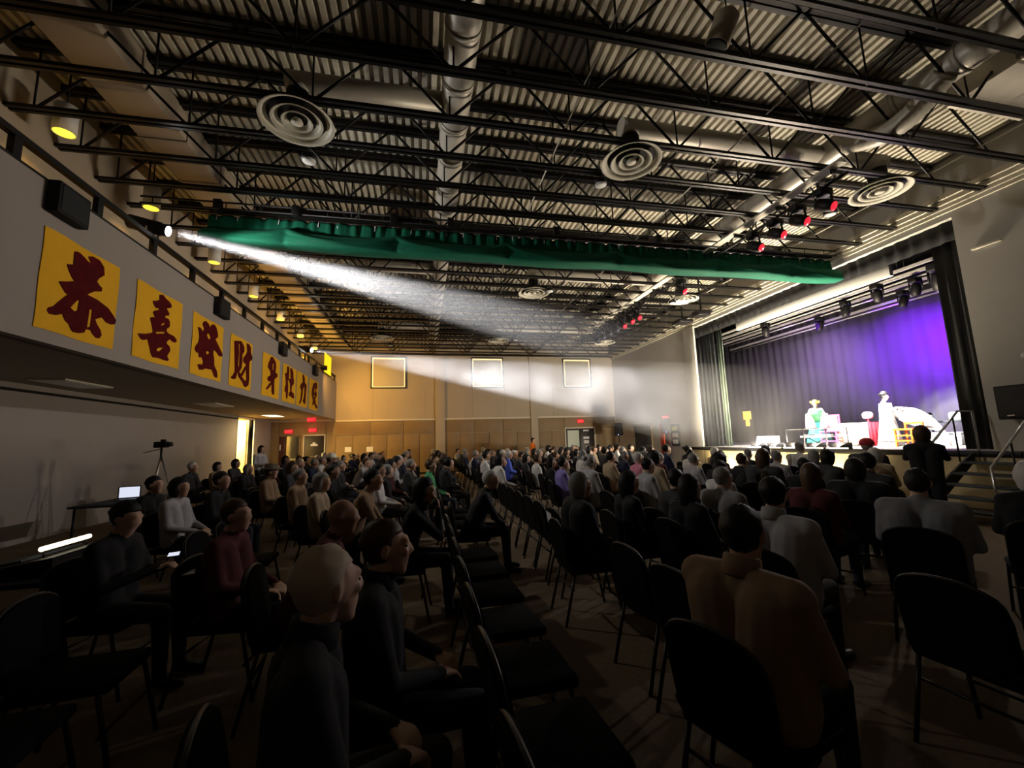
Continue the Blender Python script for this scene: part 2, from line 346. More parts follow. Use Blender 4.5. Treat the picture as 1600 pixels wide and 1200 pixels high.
# ================================================================== STAGE
st = tag(put('stage', None), kind='structure', label='raised stage with pale floor and wood front')
MB().box(XAP, XBD+.6, 5.6, 15.9, DECK-.1, DECK).obj('deck', M_stagefl, st)
MB().box(XR+.3, XBD+.6, 3.8, 22.0, DECK-.1, DECK-.001).obj('deck_wing', M_stagefl, st)
MB().bbox(XAP-.03, XAP+.02, 5.6, 15.9, DECK-.1, DECK+.005, .006).obj('deck_edge', M_black, st)
for i in range(8):
    y0 = 5.62+i*1.285; MB().bbox(XAP+.04, XAP+.08, y0, y0+1.265, .02, DECK-.12, .006).obj('front_panel', M_skirt, st)
sh = MB(); sh.box(XR+.3, XBD+.8, 3.6, 3.8, 0, ZD+.6); sh.box(XR+.3, XBD+.8, 22.0, 22.2, 0, ZD+.6); sh.box(XBD+.6, XBD+.8, 3.6, 22.2, 0, ZD+.6); sh.box(XR, XBD+.8, 3.6, 22.2, ZD+.5, ZD+.7)
struct('wall_stage_house', sh, M_matte)
tag(pleats(MB(), (XBD, 4.2), (XBD, 21.6), DECK+.02, 6.9, .03, .42, seed=3).obj('backdrop_curtain', M_purplec), 'tall pleated grey curtain across the back of the stage, washed purple', 'curtain')
tag(pleats(MB(), (11.62, 14.42), (11.62, 15.65), DECK+.01, 6.1, .05, .22, seed=1).obj('leg_curtain', M_greyleg), 'slate pleated curtain hanging at the left of the stage opening', 'curtain')
tag(pleats(MB(), (11.75, 14.12), (11.72, 14.42), DECK+.01, 6.0, .03, .15, seed=2).obj('leg_curtain', M_greenleg), 'narrow sage green curtain edge beside the slate curtain', 'curtain')
tag(pleats(MB(), (11.45, 6.15), (11.45, 6.80), DECK+.01, 6.12, .045, .2, seed=4).obj('leg_curtain', M_matte), 'black pleated curtain hanging at the right of the stage opening', 'curtain')
tag(pleats(MB(), (11.38, 6.15), (11.38, 15.72), 5.70, 6.16, .03, .3, seed=5).obj('valance_curtain', M_matte), 'black pleated valance along the top of the stage opening', 'valance')
tag(MB().bbox(11.92, 12.04, 8.05, 13.54, 5.60, 5.90, .01).obj('white_border_board', M_white), 'long white board hung just behind the black valance', 'board')
def batten(i, x, z, y0, y1, m, lab):
    t = thing('lighting_batten', lab, 'batten', (x, y0, z), group='battens over the stage')
    MB().tube([(0, 0, 0), (0, y1-y0, 0)], .03).obj('pipe', m, t)
    for k in range(3):
        yy = (y1-y0)*(k+.5)/3; MB().tube([(0, yy, 0), (0, yy, 7.9-z)], .008, 6).obj('cable', M_black, t)
    MB().box(-.05, .05, .1, y1-y0-.1, .10, .17).obj('raceway', m, t)
M_grey = mat('grey_paint', (.42, .40, .40), .5)
batten(0, 12.75, 5.78, 7.0, 15.5, M_grey, 'front pale pipe batten over the stage'); batten(1, 13.6, 5.86, 7.2, 16.8, M_grey, 'second pale pipe batten over the stage')
batten(2, 14.6, 5.9, 7.5, 17.6, M_grey, 'third pale pipe batten over the stage'); batten(3, 15.8, 5.84, 8.0, 18.6, M_grey, 'rearmost pale pipe batten over the stage')
def fixture_mesh():
    return (MB().bbox(-.14, .14, -.10, .10, -.16, -.02, .02).mesh('base', M_black),
            MB().tube([(0, -.15, -.12), (0, -.16, -.34)], .022, 6).tube([(0, .15, -.12), (0, .16, -.34)], .022, 6).tube([(0, -.15, -.12), (0, .15, -.12)], .022, 6).mesh('yoke', M_black),
            MB().lathe([(.06, .17), (.11, .12), (.12, -.05), (.10, -.17), (.09, -.18), (0, -.18)], 16, (0, 0, 0), 'Z').mesh('head', M_black),
            MB().lathe([(0, -.188), (.085, -.188), (.085, -.179), (0, -.179)], 16, (0, 0, 0), 'Z'))
FM = fixture_mesh(); FL = {}
def fixture(loc, label, lens, tilt=(.4, 0), group=None, sc=1.0):
    t = thing('moving_head_light', label, 'stage light', loc, 0, group); t.scale = (sc,)*3
    put('clamp', FM[0], t); put('yoke', FM[1], t)
    h = put('head', FM[2], t, (0, 0, -.34)); h.rotation_euler = (tilt[0], tilt[1], 0)
    if lens.name not in FL: FL[lens.name] = FM[3].mesh('lens', lens)
    put('lens', FL[lens.name], h)
M_lensdk = mat('dark_lens', (.03, .03, .05), .15, spec=.6)
for i, (x, y, z) in enumerate(((12.75, 7.55, 5.78), (12.75, 9.0, 5.78), (12.75, 13.0, 5.78), (13.6, 8.6, 5.86), (13.6, 10.6, 5.86), (14.6, 9.6, 5.9), (14.6, 12.4, 5.9))):
    fixture((x, y, z), 'black moving-head light hung over the stage, %s counting from the right front' % ORD[i], M_lensdk, (.3, -.5+.1*i), 'stage lights over the stage', 1.35 if i == 0 else 1.0)

# housings for the added footlights on the stage front
for i, y in enumerate(FOOT_Y):
    t = thing('added_footlight', 'strip lamp added on the stage edge to light the hall, %s from the stairs' % ORD[i], 'added_footlight', (XAP+.10, y, DECK), group='added footlights on the stage edge')
    MB().bbox(-.06, .05, -.32, .32, 0, .04, .008).obj('housing', M_black, t); MB().box(-.066, -.060, -.30, .30, .006, .035).obj('lens', M_foot, t); MB().bbox(.05, .065, -.32, .32, 0, .17, .004).obj('hood', M_black, t)  # hood added to keep this light off the backdrop

for i, y in enumerate((9.2, 10.6, 12.0, 13.4)):  # lamps added behind the crowd to make the stage front glow
    t = thing('added_floor_lamp', 'small floor lamp added to brighten the stage front panels, %s from the stairs' % ORD[i], 'floor lamp', (XAP-.75, y, 0), group='added floor lamps at the stage front')
    MB().lathe([(0, 0), (.08, 0), (.10, .1), (.09, .1), (.08, .08), (0, .08)], 16).obj('housing', M_black, t); MB().box(-.12, -.10, -.02, .02, 0, .12).obj('bracket', M_black, t)
    lamp('added_floor_lamp_light', 'SPOT', (XAP-.75, y, .13), 420, (1, .84, .48), (XAP+.05, y, .95), spot_size=math.radians(110), spot_blend=.8, shadow_soft_size=.06)
# ================================================================== CEILING
# corrugated roof deck: ribs run towards the far wall
def deck():
    per, n0, n1 = .15, int((XU-.2)/.15), int((XR+.3)/.15); prof = []
    for k in range(n0, n1):
        x = k*per; prof += [(x, 0), (x+.075, 0), (x+.09, .075), (x+.135, .075)]
    prof.append((n1*per, 0)); vs = []; fs = []
    for y in (YB, YF+.2):
        for x, z in prof: vs.append((x, y, ZD+z))
    N = len(prof)
    for i in range(N-1): fs.append((i, i+1, N+i+1, N+i))
    return MB().add(vs, fs)
struct('ceiling', deck(), M_deck)
struct('ceiling_backing', MB().box(-10.2, XR+.3, YB, YF+.2, ZD+.09, ZD+.2), M_matte)
JX0, JX1 = XU, XR-.05
NODE = 1.9
dg_len = math.hypot(NODE/2, ZJT-ZJB)
web_me = MB().tube([(-NODE/4, 0, 0), (NODE/4, 0, ZJT-ZJB)], .022, 6).mesh('web_rod', M_black)
web_me2 = MB().tube([(NODE/4, 0, 0), (-NODE/4, 0, ZJT-ZJB)], .022, 6).mesh('web_rod', M_black)
vert_me = MB().tube([(0, 0, 0), (0, 0, ZJT-ZJB)], .014, 6).mesh('web_post', M_black)
bot_me = MB().box(JX0, JX1, -.065, -.018, -.02, .03).box(JX0, JX1, .018, .065, -.02, .03).box(JX0, JX1, -.018, -.010, -.01, .03).box(JX0, JX1, .010, .018, -.01, .03).mesh('bottom_chord', M_steel)
top_me = MB().box(JX0, JX1, -.075, -.012, -.04, .05).box(JX0, JX1, .012, .075, -.04, .05).mesh('top_chord', M_black)
JY = [4.83+.815*k for k in range(-4, 23)]
for j, y in enumerate(reversed(JY)):
    t = thing('roof_joist', 'black open-web steel roof joist, %s from the far wall' % ORD[j], 'joist', (0, y, 0), group='roof joists')
    put('bottom_chord', bot_me, t, (0, 0, ZJB)); put('top_chord', top_me, t, (0, 0, ZJT-.01))
    n = int((JX1-JX0)/NODE)
    for i in range(n):
        x = JX0+.3+NODE*i
        put('web_rod', web_me, t, (x+NODE*.25, 0, ZJB)); put('web_rod', web_me2, t, (x+NODE*.75, 0, ZJB))
        put('web_post', vert_me, t, (x, 0, ZJB))
# spiral round ducts
def round_duct(x, z, r, y0, y1, lab, step=.82):
    t = thing('round_duct', lab, 'duct', (x, 0, z), group='round ducts')
    y = y0
    while y < y1:
        L = min(step, y1-y); pr = []
        n = 12
        for i in range(n+1): pr.append((r+(.006 if i % 2 else 0)-(.0), y+L*i/n))
        MB().lathe(pr, 28, (0, 0, 0), 'Y').obj('duct_section', M_galv, t)
        MB().lathe([(r+.004, y-.03), (r+.016, y-.03), (r+.016, y+.03), (r+.004, y+.03)], 28, (0, 0, 0), 'Y', True).obj('joint_ring', M_galv, t)
        y += L
    return t
round_duct(.52, 6.98, .225, 1.4, 21.6, 'long pale round duct running to the far wall in the middle of the ceiling')
round_duct(7.75, 7.0, .225, 1.4, 21.6, 'long round duct near the stage side of the ceiling')
# beige rectangular duct over the balcony edge
t = thing('rectangular_duct', 'beige rectangular duct lit amber from below beside the balcony', 'duct', (0, 0, 0))
y = 1.5
while y < 21.6:
    MB().bbox(-4.66, -3.96, y+.01, y+1.19, 6.90, 7.40, .008).obj('duct_section', M_duct, t)
    MB().box(-4.68, -3.94, y-.02, y+.02, 6.88, 7.42).obj('flange', M_duct, t); y += 1.2
t = thing('plenum_box', 'pale rectangular duct box at the upper right of the ceiling', 'duct')
for a, b in ((2.6, 3.7), (3.74, 4.6)): MB().bbox(8.6, 10.3, a, b, 6.95, 7.4, .01).obj('duct_section', M_galv, t)
t = thing('flexible_duct', 'ribbed flexible duct drooping from the round duct near the stage', 'duct')
pts = [Vector((7.6+.25*math.sin(s*3)*.3, 4.0+1.5*s, 6.85-.25*math.sin(s*PI))) for s in [i/40 for i in range(41)]]
MB().tube(pts, [.16+.012*(i % 2) for i in range(41)], 16).obj('hose', M_galv, t)
# diffusers with branch ducts and drop
def diffuser_meshes():
    def ring(ro, ri, z0, z1): return MB().lathe([(ri, z1), (ro, z0), (ro+.012, z0+.006), (ri+.012, z1+.012)], 32, (0, 0, 0), 'Z', True)
    return [('outer_cone', ring(.50, .40, 0, .07).mesh('outer_cone', M_diff)), ('cone', ring(.34, .26, .0, .07).mesh('cone', M_diff)), ('cone', ring(.20, .14, 0, .06).mesh('cone', M_diff)),
            ('centre_cap', MB().lathe([(.0, 0), (.085, .0), (.06, .05), (0, .06)], 24).mesh('centre_cap', M_diff)),
            ('neck', MB().lathe([(.41, .075), (.30, .16), (.16, .2), (.16, .46)], 28).mesh('neck', mat('duct_shaded', (.012, .010, .008), .8)))]  # near-black neck paints in the shade between the rings
DM = diffuser_meshes(); k = 0
for yy, rown in ((6.0, 'nearest'), (12.5, 'middle'), (19.0, 'farthest')):
    for xx, coln, xd in ((-1.79, 'left', .30), (3.53, 'centre', 7.52), (8.97, 'right', 7.97)):
        t = thing('ceiling_diffuser', 'round cream air diffuser of concentric rings, %s row, %s column' % (rown, coln), 'air diffuser', (xx, yy, 6.34), group='round ceiling diffusers')
        for nme, me in DM: put(nme, me, t)
        b = thing('branch_duct', 'pale round branch duct feeding the %s diffuser of the %s row' % (coln, rown), 'duct', (xx, yy, 6.98), group='branch ducts')
        s = 1 if xd > xx else -1
        MB().tube([(-s*.16, 0, 0), (s*.1, 0, 0), (xd-xx, 0, 0)], .165, 20).obj('pipe', M_galv, b)
        MB().tube([(0, 0, -.16), (0, 0, -.05)], .165, 20).obj('drop', M_galv, b)
# pendant disc lights (off)
for i, (x, y) in enumerate(((-1.8, 6.72), (3.2, 6.55), (8.57, 6.72), (-1.6, 13.3), (3.9, 12.0), (8.6, 12.6), (-1.5, 19.9), (4.2, 18.4))):
    t = thing('pendant_light', 'small round unlit pendant lamp, %s counting row by row from near left' % ORD[i], 'lamp', (x, y, 6.25), group='pendant lamps')
    MB().lathe([(.10, 0), (.125, .01), (.12, .08), (.07, .12), (.02, .13)], 20).obj('shade', M_black, t); MB().lathe([(0, -.012), (.105, -.012), (.105, .002), (0, .002)], 20).obj('lens', M_white, t)
    MB().tube([(0, 0, .12), (0, 0, 1.2)], .008, 6).obj('stem', M_black, t)
t = thing('hanging_speaker', 'grey cylinder with a dark round mouth hanging near the top of the picture', 'pendant', (3.72, 4.05, 6.62))
o = MB().lathe([(.13, 0), (.15, .02), (.15, .36), (.09, .42), (0, .42)], 20).obj('housing', mat('beige_metal', (.40, .34, .26), .5), t); o.rotation_euler = (.35, .3, 0)
o = MB().lathe([(0, -.012), (.12, -.012), (.135, .004), (0, .004)], 20).obj('mouth', M_matte, t); o.rotation_euler = (.35, .3, 0)
MB().tube([(.1, -.12, .38), (.1, -.12, .82)], .01, 6).obj('stem', M_black, t)
# flat steel beam carrying stage lights
t = thing('lighting_beam', 'long pale-edged steel beam under the joists carrying red-lensed stage lights', 'beam', (7.19, 0, 6.30))
MB().box(-.10, .10, 5.3, 17.2, 0, .012).box(-.008, .008, 5.3, 17.2, .012, .10).obj('flange', M_trimc, t)
MB().tube([(.22, 5.4, -.10), (.22, 17.0, -.10)], .026).obj('pipe', M_black, t)
for k in range(10): MB().box(.0, .24, 5.5+k*1.2, 5.54+k*1.2, -.08, .0).obj('bracket', M_black, t)
for i, (y, red) in enumerate(((5.9, 1), (6.45, 1), (7.0, 1), (7.6, 1), (10.4, 1), (13.0, 1), (13.5, 1), (14.1, 1), (14.7, 0), (15.3, 0), (15.9, 0), (16.5, 0))):
    fixture((7.41, y, 6.20), 'black stage light %son the ceiling beam, %s counting away from the camera' % ('with red lens ' if red else '', ORD[i]), M_redlamp if red else M_lensdk, (-.95, -.35), 'stage lights on the ceiling beam', 1.0)
# ladder-shaped lighting track in front of the drape
t = thing('lighting_track', 'thin black ladder-shaped lighting track spanning the hall in front of the green drape', 'lighting track', (0, 8.55, 6.30))
MB().tube([(-5.2, 0, 0), (10.9, 0, 0)], .018, 6).obj('rail', M_black, t); MB().tube([(-5.2, 0, .13), (10.9, 0, .13)], .018, 6).obj('rail', M_black, t)
rg = MB().tube([(0, 0, 0), (0, 0, .13)], .01, 6).mesh('rung', M_black)
for k in range(26): put('rung', rg, t, (-5.0+k*.62, 0, 0))
bxm = MB().bbox(-.07, .07, -.06, .06, -.04, .17, .01).mesh('junction_box', M_black)
for x in (-3.9, -2.5, -.6, .6, 3.0, 5.6, 8.2): put('junction_box', bxm, t, (x, 0, 0))
# conduits running to the far wall
for i, x in enumerate((2.2, 5.2, 9.6)):
    tag(MB().tube([(x, 1.5, 6.52), (x+.05, 21.5, 6.52)], .012, 6).obj('conduit', M_galv), 'thin pale conduit along the joists, %s from the left' % ORD[i], 'conduit', 'ceiling conduits')
# projector hung by the stage wall
t = thing('projector_mount', 'black projector frame hung on two rods near the stage wall', 'projector', (9.75, 13.2, 6.0))
for yy in (-.55, .55): MB().tube([(0, yy, 0), (0, yy, 1.35)], .03, 8).obj('rod', M_black, t)
MB().bbox(-.25, .25, -.75, -.35, -.16, .02, .02).obj('projector_body', M_black, t); MB().bbox(-.3, .3, .3, .8, -.12, 0, .02).obj('tray', M_black, t); MB().box(-.04, .04, -.6, .6, 0, .05).obj('crossbar', M_black, t)

# green drape gathered across the hall
def drape():
    y0, zt, zb = 9.0, 6.38, 5.72; nx = 330; prof = 22; x0, x1 = -4.25, XR-.03; vs = []; fs = []
    knots = [x0-.6, -2.75, -.55, 1.9, 4.6, 7.4, 9.6, x1+.4]
    for i in range(nx+1):
        x = x0+(x1-x0)*i/nx
        k = max(j for j in range(len(knots)-1) if knots[j] <= x+1e-6)
        a, b = knots[k], knots[k+1]; s = (x-a)/(b-a); dk = min(x-a, b-x)
        pin = math.exp(-dk/.42)                                # 1 at a knot, where the cloth is lifted to a peak
        rip = .020*math.sin(x*23)+.014*math.sin(x*37+1)
        zs = zt-.40+.17*pin                                    # where the skirt meets the bundle
        sagz = zb+.02*math.sin(x*1.7)-.03*math.sin(PI*s)+.02*pin
        for j in range(prof):
            u = j/(prof-1)
            if u < .32:                                        # crinkled skirt on top
                q = u/.32; z = zt+.012*math.sin(x*14)-(zt-zs)*q; yy = y0-.02-.04*q+rip*(1-q*.6)
            elif u < .80:                                      # billow in front, overhanging the skirt with a lip
                q = (u-.32)/.48; z = zs+.035*math.sin(PI*min(1, q*4))+(sagz-zs)*q
                bul = .11*min(1, q*9)*(1-.5*pin)+math.sin(PI*q*.62)*(.22-.10*pin)
                d1 = x-a; d2 = b-x
                rad = .055*max(0, math.sin((q*1.0-d1*.55)*8))*math.exp(-d1/1.0)+.045*max(0, math.sin((q*1.0-d2*.6)*7))*math.exp(-d2/.7)
                fold = .03*math.sin(q*9+s*PI*2.2)*(1-pin)
                yy = y0-.06-bul-rad*min(1, q*5)-fold*(q*(1.1-q))*1.8
            else:                                              # tucked back underneath
                q = (u-.80)/.20; z = sagz+.05*q*q-.02*math.sin(PI*q); yy = y0-.17-math.sin(PI*.62)*(.22-.10*pin)+.45*q
            vs.append((x, yy, z))
    for i in range(nx):
        for j in range(prof-1): a = i*prof+j; fs.append((a, a+1, a+prof+1, a+prof))
    return MB().add(vs, fs, True)
t = thing('stage_drape', 'long green cloth drape gathered up along a pipe across the hall', 'drape')
o = drape().obj('cloth', M_green, t); md = o.modifiers.new('thick', 'SOLIDIFY'); md.thickness = .012
MB().tube([(-4.4, 9.0, 6.42), (XR-.02, 9.0, 6.42)], .025).obj('pipe', M_black, t)
tie = MB().tube([(0, 9.0, 6.44), (.005, 8.97, 6.36), (.0, 8.955, 6.27)], .008, 5).mesh('tie', M_paper)
for k in range(40): put('tie', tie, t, (-4.1+k*.385, 0, 0))

# ================================================================== BALCONY
t = thing('balcony_railing', 'black railing of bars and posts along the top of the balcony front', 'railing', (XF-.06, 0, ZFT))
MB().box(-.04, .04, 1.0, YF-.1, 0, .05).obj('bottom_rail', M_black, t); MB().box(-.04, .04, 1.0, YF-.1, .29, .36).obj('top_rail', M_black, t)
pm = MB().box(-.035, .035, -.05, .05, .05, .29).mesh('post', M_black)
for k in range(18): put('post', pm, t, (0, 1.6+k*1.24, 0))
for i, y in enumerate((5.92, 10.05, 14.2, 18.3)):
    t = thing('balcony_speaker', 'black box hung over the balcony front, %s from the camera' % ORD[i], 'speaker', (XF+.07, y, 4.55), group='black boxes on the balcony front')
    MB().bbox(-.06, .07, -.24, .24, 0, .40, .01).obj('cabinet', M_matte, t); MB().box(.068, .076, -.2, .2, .04, .36).obj('grille', M_grille, t); MB().box(-.14, -.05, -.03, .03, .30, .44).obj('hanger', M_black, t)
MB_c = MB().lathe([(.0, .42), (.135, .42), (.135, 0), (.12, 0), (.115, .04), (0, .04)], 24).mesh('can', M_white)
MB_l = MB().lathe([(0, .005), (.118, .005), (.118, .03), (0, .03)], 24).mesh('lens', M_can)
stem = MB().tube([(0, 0, .42), (0, 0, 1.15)], .012, 6).mesh('stem', M_black)
for i, y in enumerate((4.0, 6.74, 8.75, 11.25, 13.75, 16.27, 18.8, 21.2)):
    t = thing('can_downlight', 'white cylinder downlight glowing amber above the balcony, %s from the camera' % ORD[i], 'downlight', (-5.13, y, 6.30), group='amber downlights over the balcony')
    put('can', MB_c, t); put('lens', MB_l, t); put('stem', stem, t)
    e = (0, 60, 60, 110, 220, 340, 460, 640)[i]
    if e: lamp('can_lamp', 'SPOT', (-5.13, y, 6.29), e, (1, .55, .12), (-5.13, y, 0), spot_size=math.radians(115), spot_blend=.7, shadow_soft_size=.1)
# uplights added to put amber light on the duct and far end
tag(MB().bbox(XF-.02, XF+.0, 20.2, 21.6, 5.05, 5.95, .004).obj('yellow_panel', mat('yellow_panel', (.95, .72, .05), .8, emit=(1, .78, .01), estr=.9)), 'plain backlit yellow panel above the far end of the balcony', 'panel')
for i, (y, e) in enumerate(((6.6, 9), (9.4, 16), (12.3, 90), (15.6, 170), (18.6, 260), (21.2, 320))):
    t = thing('added_uplight', 'added amber lamp on the balcony ledge lighting the duct, %s from the camera' % ORD[i], 'added_uplight', (-4.9, y, 4.62), group='added amber uplights on the balcony')
    MB().lathe([(0, 0), (.07, 0), (.09, .18), (.08, .18), (.07, .16), (0, .16)], 16).obj('housing', M_black, t)
    lamp('added_uplight_lamp', 'SPOT', (-4.9, y, 4.85), e, (1, .55, .10), (-4.45, y+.4, 7), spot_size=math.radians(100), spot_blend=.8, shadow_soft_size=.06)
# washer added to turn the far wall amber
t = thing('added_wall_washer', 'wall washer added on the balcony end to turn the far wall amber', 'stage light', (-4.25, 19.3, 5.05))
MB().bbox(-.12, .12, -.1, .1, -.1, .1, .02).obj('housing', M_black, t); MB().box(-.2, -.12, -.03, .03, -.03, .03).obj('arm', M_black, t)
lamp('added_washer_lamp', 'SPOT', (-4.05, 19.45, 5.05), 850, (1, .52, .10), (-1.6, YF, 3.2), spot_size=math.radians(130), spot_blend=1.0, shadow_soft_size=.1)

# banners with brush characters
CHARS = [[[[(0.436,1.115),(0.471,1.135),(0.518,1.138),(0.6,1.11),(0.663,1.081),(0.714,1.081),(0.654,1.151),(0.731,1.187),(0.858,1.185),(0.943,1.126),(0.969,1.015),(0.872,0.924),(0.847,0.872),(0.905,0.835),(0.951,0.818),(0.948,0.765),(0.815,0.717),(0.704,0.635),(0.891,0.626),(1.096,0.575),(1.223,0.492),(1.278,0.438),(1.251,0.377),(1.172,0.354),(1.08,0.362),(1.007,0.409),(0.886,0.348),(0.914,0.298),(1.0,0.221),(1.029,0.161),(0.994,0.102),(0.931,0.094),(0.852,0.14),(0.827,0.174),(0.747,0.169),(0.725,0.114),(0.642,0.084),(0.549,0.076),(0.509,0.104),(0.483,0.158),(0.417,0.185),(0.363,0.26),(0.267,0.215),(0.178,0.202),(0.142,0.235),(0.153,0.275),(0.221,0.312),(0.308,0.416),(0.406,0.527),(0.369,0.537),(0.32,0.58),(0.259,0.648),(0.376,0.687),(0.478,0.735),(0.437,0.766),(0.372,0.849),(0.346,0.908),(0.441,0.942)],[(0.549,0.491),(0.592,0.522),(0.587,0.377),(0.531,0.344),(0.468,0.378)],[(0.77,0.444),(0.819,0.46),(0.811,0.219),(0.76,0.192)]]],[[[(0.549,1.172),(0.649,1.208),(0.731,1.169),(0.844,1.149),(0.915,1.104),(0.89,1.05),(0.783,1.011),(0.786,0.993),(0.866,0.94),(0.846,0.895),(0.756,0.867),(0.745,0.835),(0.854,0.838),(0.898,0.793),(0.904,0.706),(0.831,0.657),(0.822,0.606),(0.905,0.58),(1.051,0.578),(1.141,0.531),(1.131,0.479),(1.051,0.459),(0.933,0.49),(0.861,0.433),(0.851,0.392),(0.951,0.358),(0.976,0.286),(0.922,0.216),(0.897,0.172),(0.956,0.127),(0.923,0.091),(0.8,0.086),(0.65,0.094),(0.509,0.074),(0.461,0.119),(0.389,0.247),(0.335,0.341),(0.234,0.302),(0.168,0.309),(0.095,0.377),(0.284,0.421),(0.427,0.473),(0.452,0.498),(0.408,0.614),(0.362,0.71),(0.406,0.738),(0.474,0.753),(0.472,0.771),(0.423,0.82),(0.459,0.865),(0.569,0.913),(0.565,0.937),(0.48,0.922),(0.432,0.962),(0.388,1.012),(0.492,1.048),(0.56,1.09)],[(0.535,0.516),(0.77,0.583),(0.774,0.553),(0.544,0.489)],[(0.587,0.234),(0.655,0.271),(0.786,0.305),(0.691,0.223),(0.613,0.197)],[(0.646,0.669),(0.7,0.716),(0.768,0.732),(0.705,0.679)]]],[[[(0.369,1.133),(0.472,1.174),(0.587,1.138),(0.641,1.072),(0.698,1.158),(0.809,1.201),(0.91,1.158),(0.999,1.038),(1.008,0.968),(0.897,0.892),(0.976,0.84),(1.138,0.733),(1.262,0.638),(1.259,0.584),(1.112,0.559),(0.981,0.627),(0.859,0.647),(0.849,0.551),(0.898,0.467),(0.928,0.309),(1.06,0.215),(1.1,0.103),(1.057,0.061),(0.95,0.079),(0.825,0.21),(0.669,0.194),(0.54,0.182),(0.46,0.14),(0.317,0.121),(0.245,0.206),(0.341,0.246),(0.427,0.229),(0.458,0.312),(0.385,0.387),(0.284,0.366),(0.273,0.451),(0.172,0.451),(0.107,0.491),(0.119,0.548),(0.224,0.66),(0.25,0.776),(0.216,0.877),(0.163,0.962),(0.264,0.979),(0.376,0.92),(0.409,0.997),(0.336,1.066)],[(0.531,0.893),(0.59,0.954),(0.689,0.887),(0.674,0.825),(0.583,0.837)],[(0.536,0.53),(0.618,0.575),(0.677,0.538),(0.586,0.484)]]],[[[(0.166,1.081),(0.337,1.126),(0.56,1.167),(0.742,1.056),(0.756,0.945),(0.65,0.851),(0.673,0.672),(0.649,0.506),(0.526,0.384),(0.418,0.346),(0.351,0.189),(0.204,0.161),(0.075,0.175),(0.191,0.251),(0.284,0.363),(0.202,0.815)],[(0.409,1.06),(0.462,1.072),(0.515,0.883),(0.5,0.479),(0.436,0.547),(0.47,0.873)]],[[(0.435,0.389),(0.574,0.372),(0.726,0.276),(0.878,0.217),(0.971,0.251),(0.896,0.632),(0.72,0.681),(0.709,0.761),(0.882,0.92),(0.922,0.992),(0.871,1.19),(1.021,1.194),(1.13,1.144),(1.15,0.999),(1.284,0.898),(1.251,0.827),(1.105,0.755),(1.091,0.668),(1.14,0.298),(1.11,0.147),(0.971,0.066),(0.849,0.07),(0.716,0.173),(0.595,0.216),(0.473,0.276)]],[[(0.9,0.633),(0.914,0.532),(0.721,0.315),(0.59,0.315),(0.788,0.53)]]],[[[(0.595,1.194),(0.761,1.216),(1.02,1.106),(1.071,0.99),(1.024,0.808),(1.209,0.764),(1.219,0.69),(0.984,0.579),(0.969,0.43),(1.01,0.117),(0.876,0.09),(0.766,0.161),(0.734,0.397),(0.584,0.281),(0.403,0.188),(0.289,0.196),(0.451,0.311),(0.692,0.463),(0.497,0.447),(0.397,0.479),(0.417,0.565),(0.634,0.647),(0.586,0.759),(0.38,0.842),(0.398,0.951),(0.511,1.081)],[(0.755,1.006),(0.854,1.037),(0.857,0.854),(0.767,0.813)]]],[[[(0.41,1.182),(0.575,1.212),(0.638,1.059),(0.632,0.785),(0.513,0.713),(0.579,0.533),(0.57,0.155),(0.428,0.1),(0.358,0.318),(0.237,0.317),(0.221,0.433),(0.324,0.579),(0.249,0.833),(0.175,0.901),(0.397,0.964)]],[[(0.709,1.181),(0.884,1.198),(1.077,1.105),(1.102,0.912),(1.189,0.812),(1.177,0.697),(0.964,0.584),(0.942,0.415),(1.22,0.365),(1.288,0.203),(1.107,0.185),(0.924,0.22),(0.662,0.233),(0.653,0.299),(0.812,0.4),(0.78,0.642),(0.59,0.778),(0.798,0.837)]]],[[[(0.649,1.202),(0.831,1.201),(0.987,1.102),(0.985,0.947),(1.238,0.89),(1.254,0.767),(1.188,0.417),(1.164,0.167),(1.006,0.116),(0.777,0.222),(0.875,0.292),(1.0,0.58),(0.972,0.792),(0.82,0.71),(0.746,0.459),(0.669,0.241),(0.484,0.075),(0.351,0.092),(0.508,0.284),(0.571,0.589),(0.404,0.686),(0.443,0.781),(0.736,0.942)]]],[[[(0.556,1.093),(0.747,1.119),(1.001,1.206),(1.212,1.15),(1.234,0.981),(1.047,0.855),(1.198,0.736),(1.148,0.594),(0.963,0.473),(1.121,0.286),(1.409,0.174),(1.281,0.095),(1.006,0.141),(0.79,0.289),(0.673,0.195),(0.521,0.198),(0.583,0.401),(0.367,0.607),(0.399,0.84),(0.511,0.954)],[(0.751,0.885),(0.902,0.938),(0.924,0.772),(0.798,0.723)],[(0.685,0.594),(0.902,0.635),(0.826,0.509)]]]]

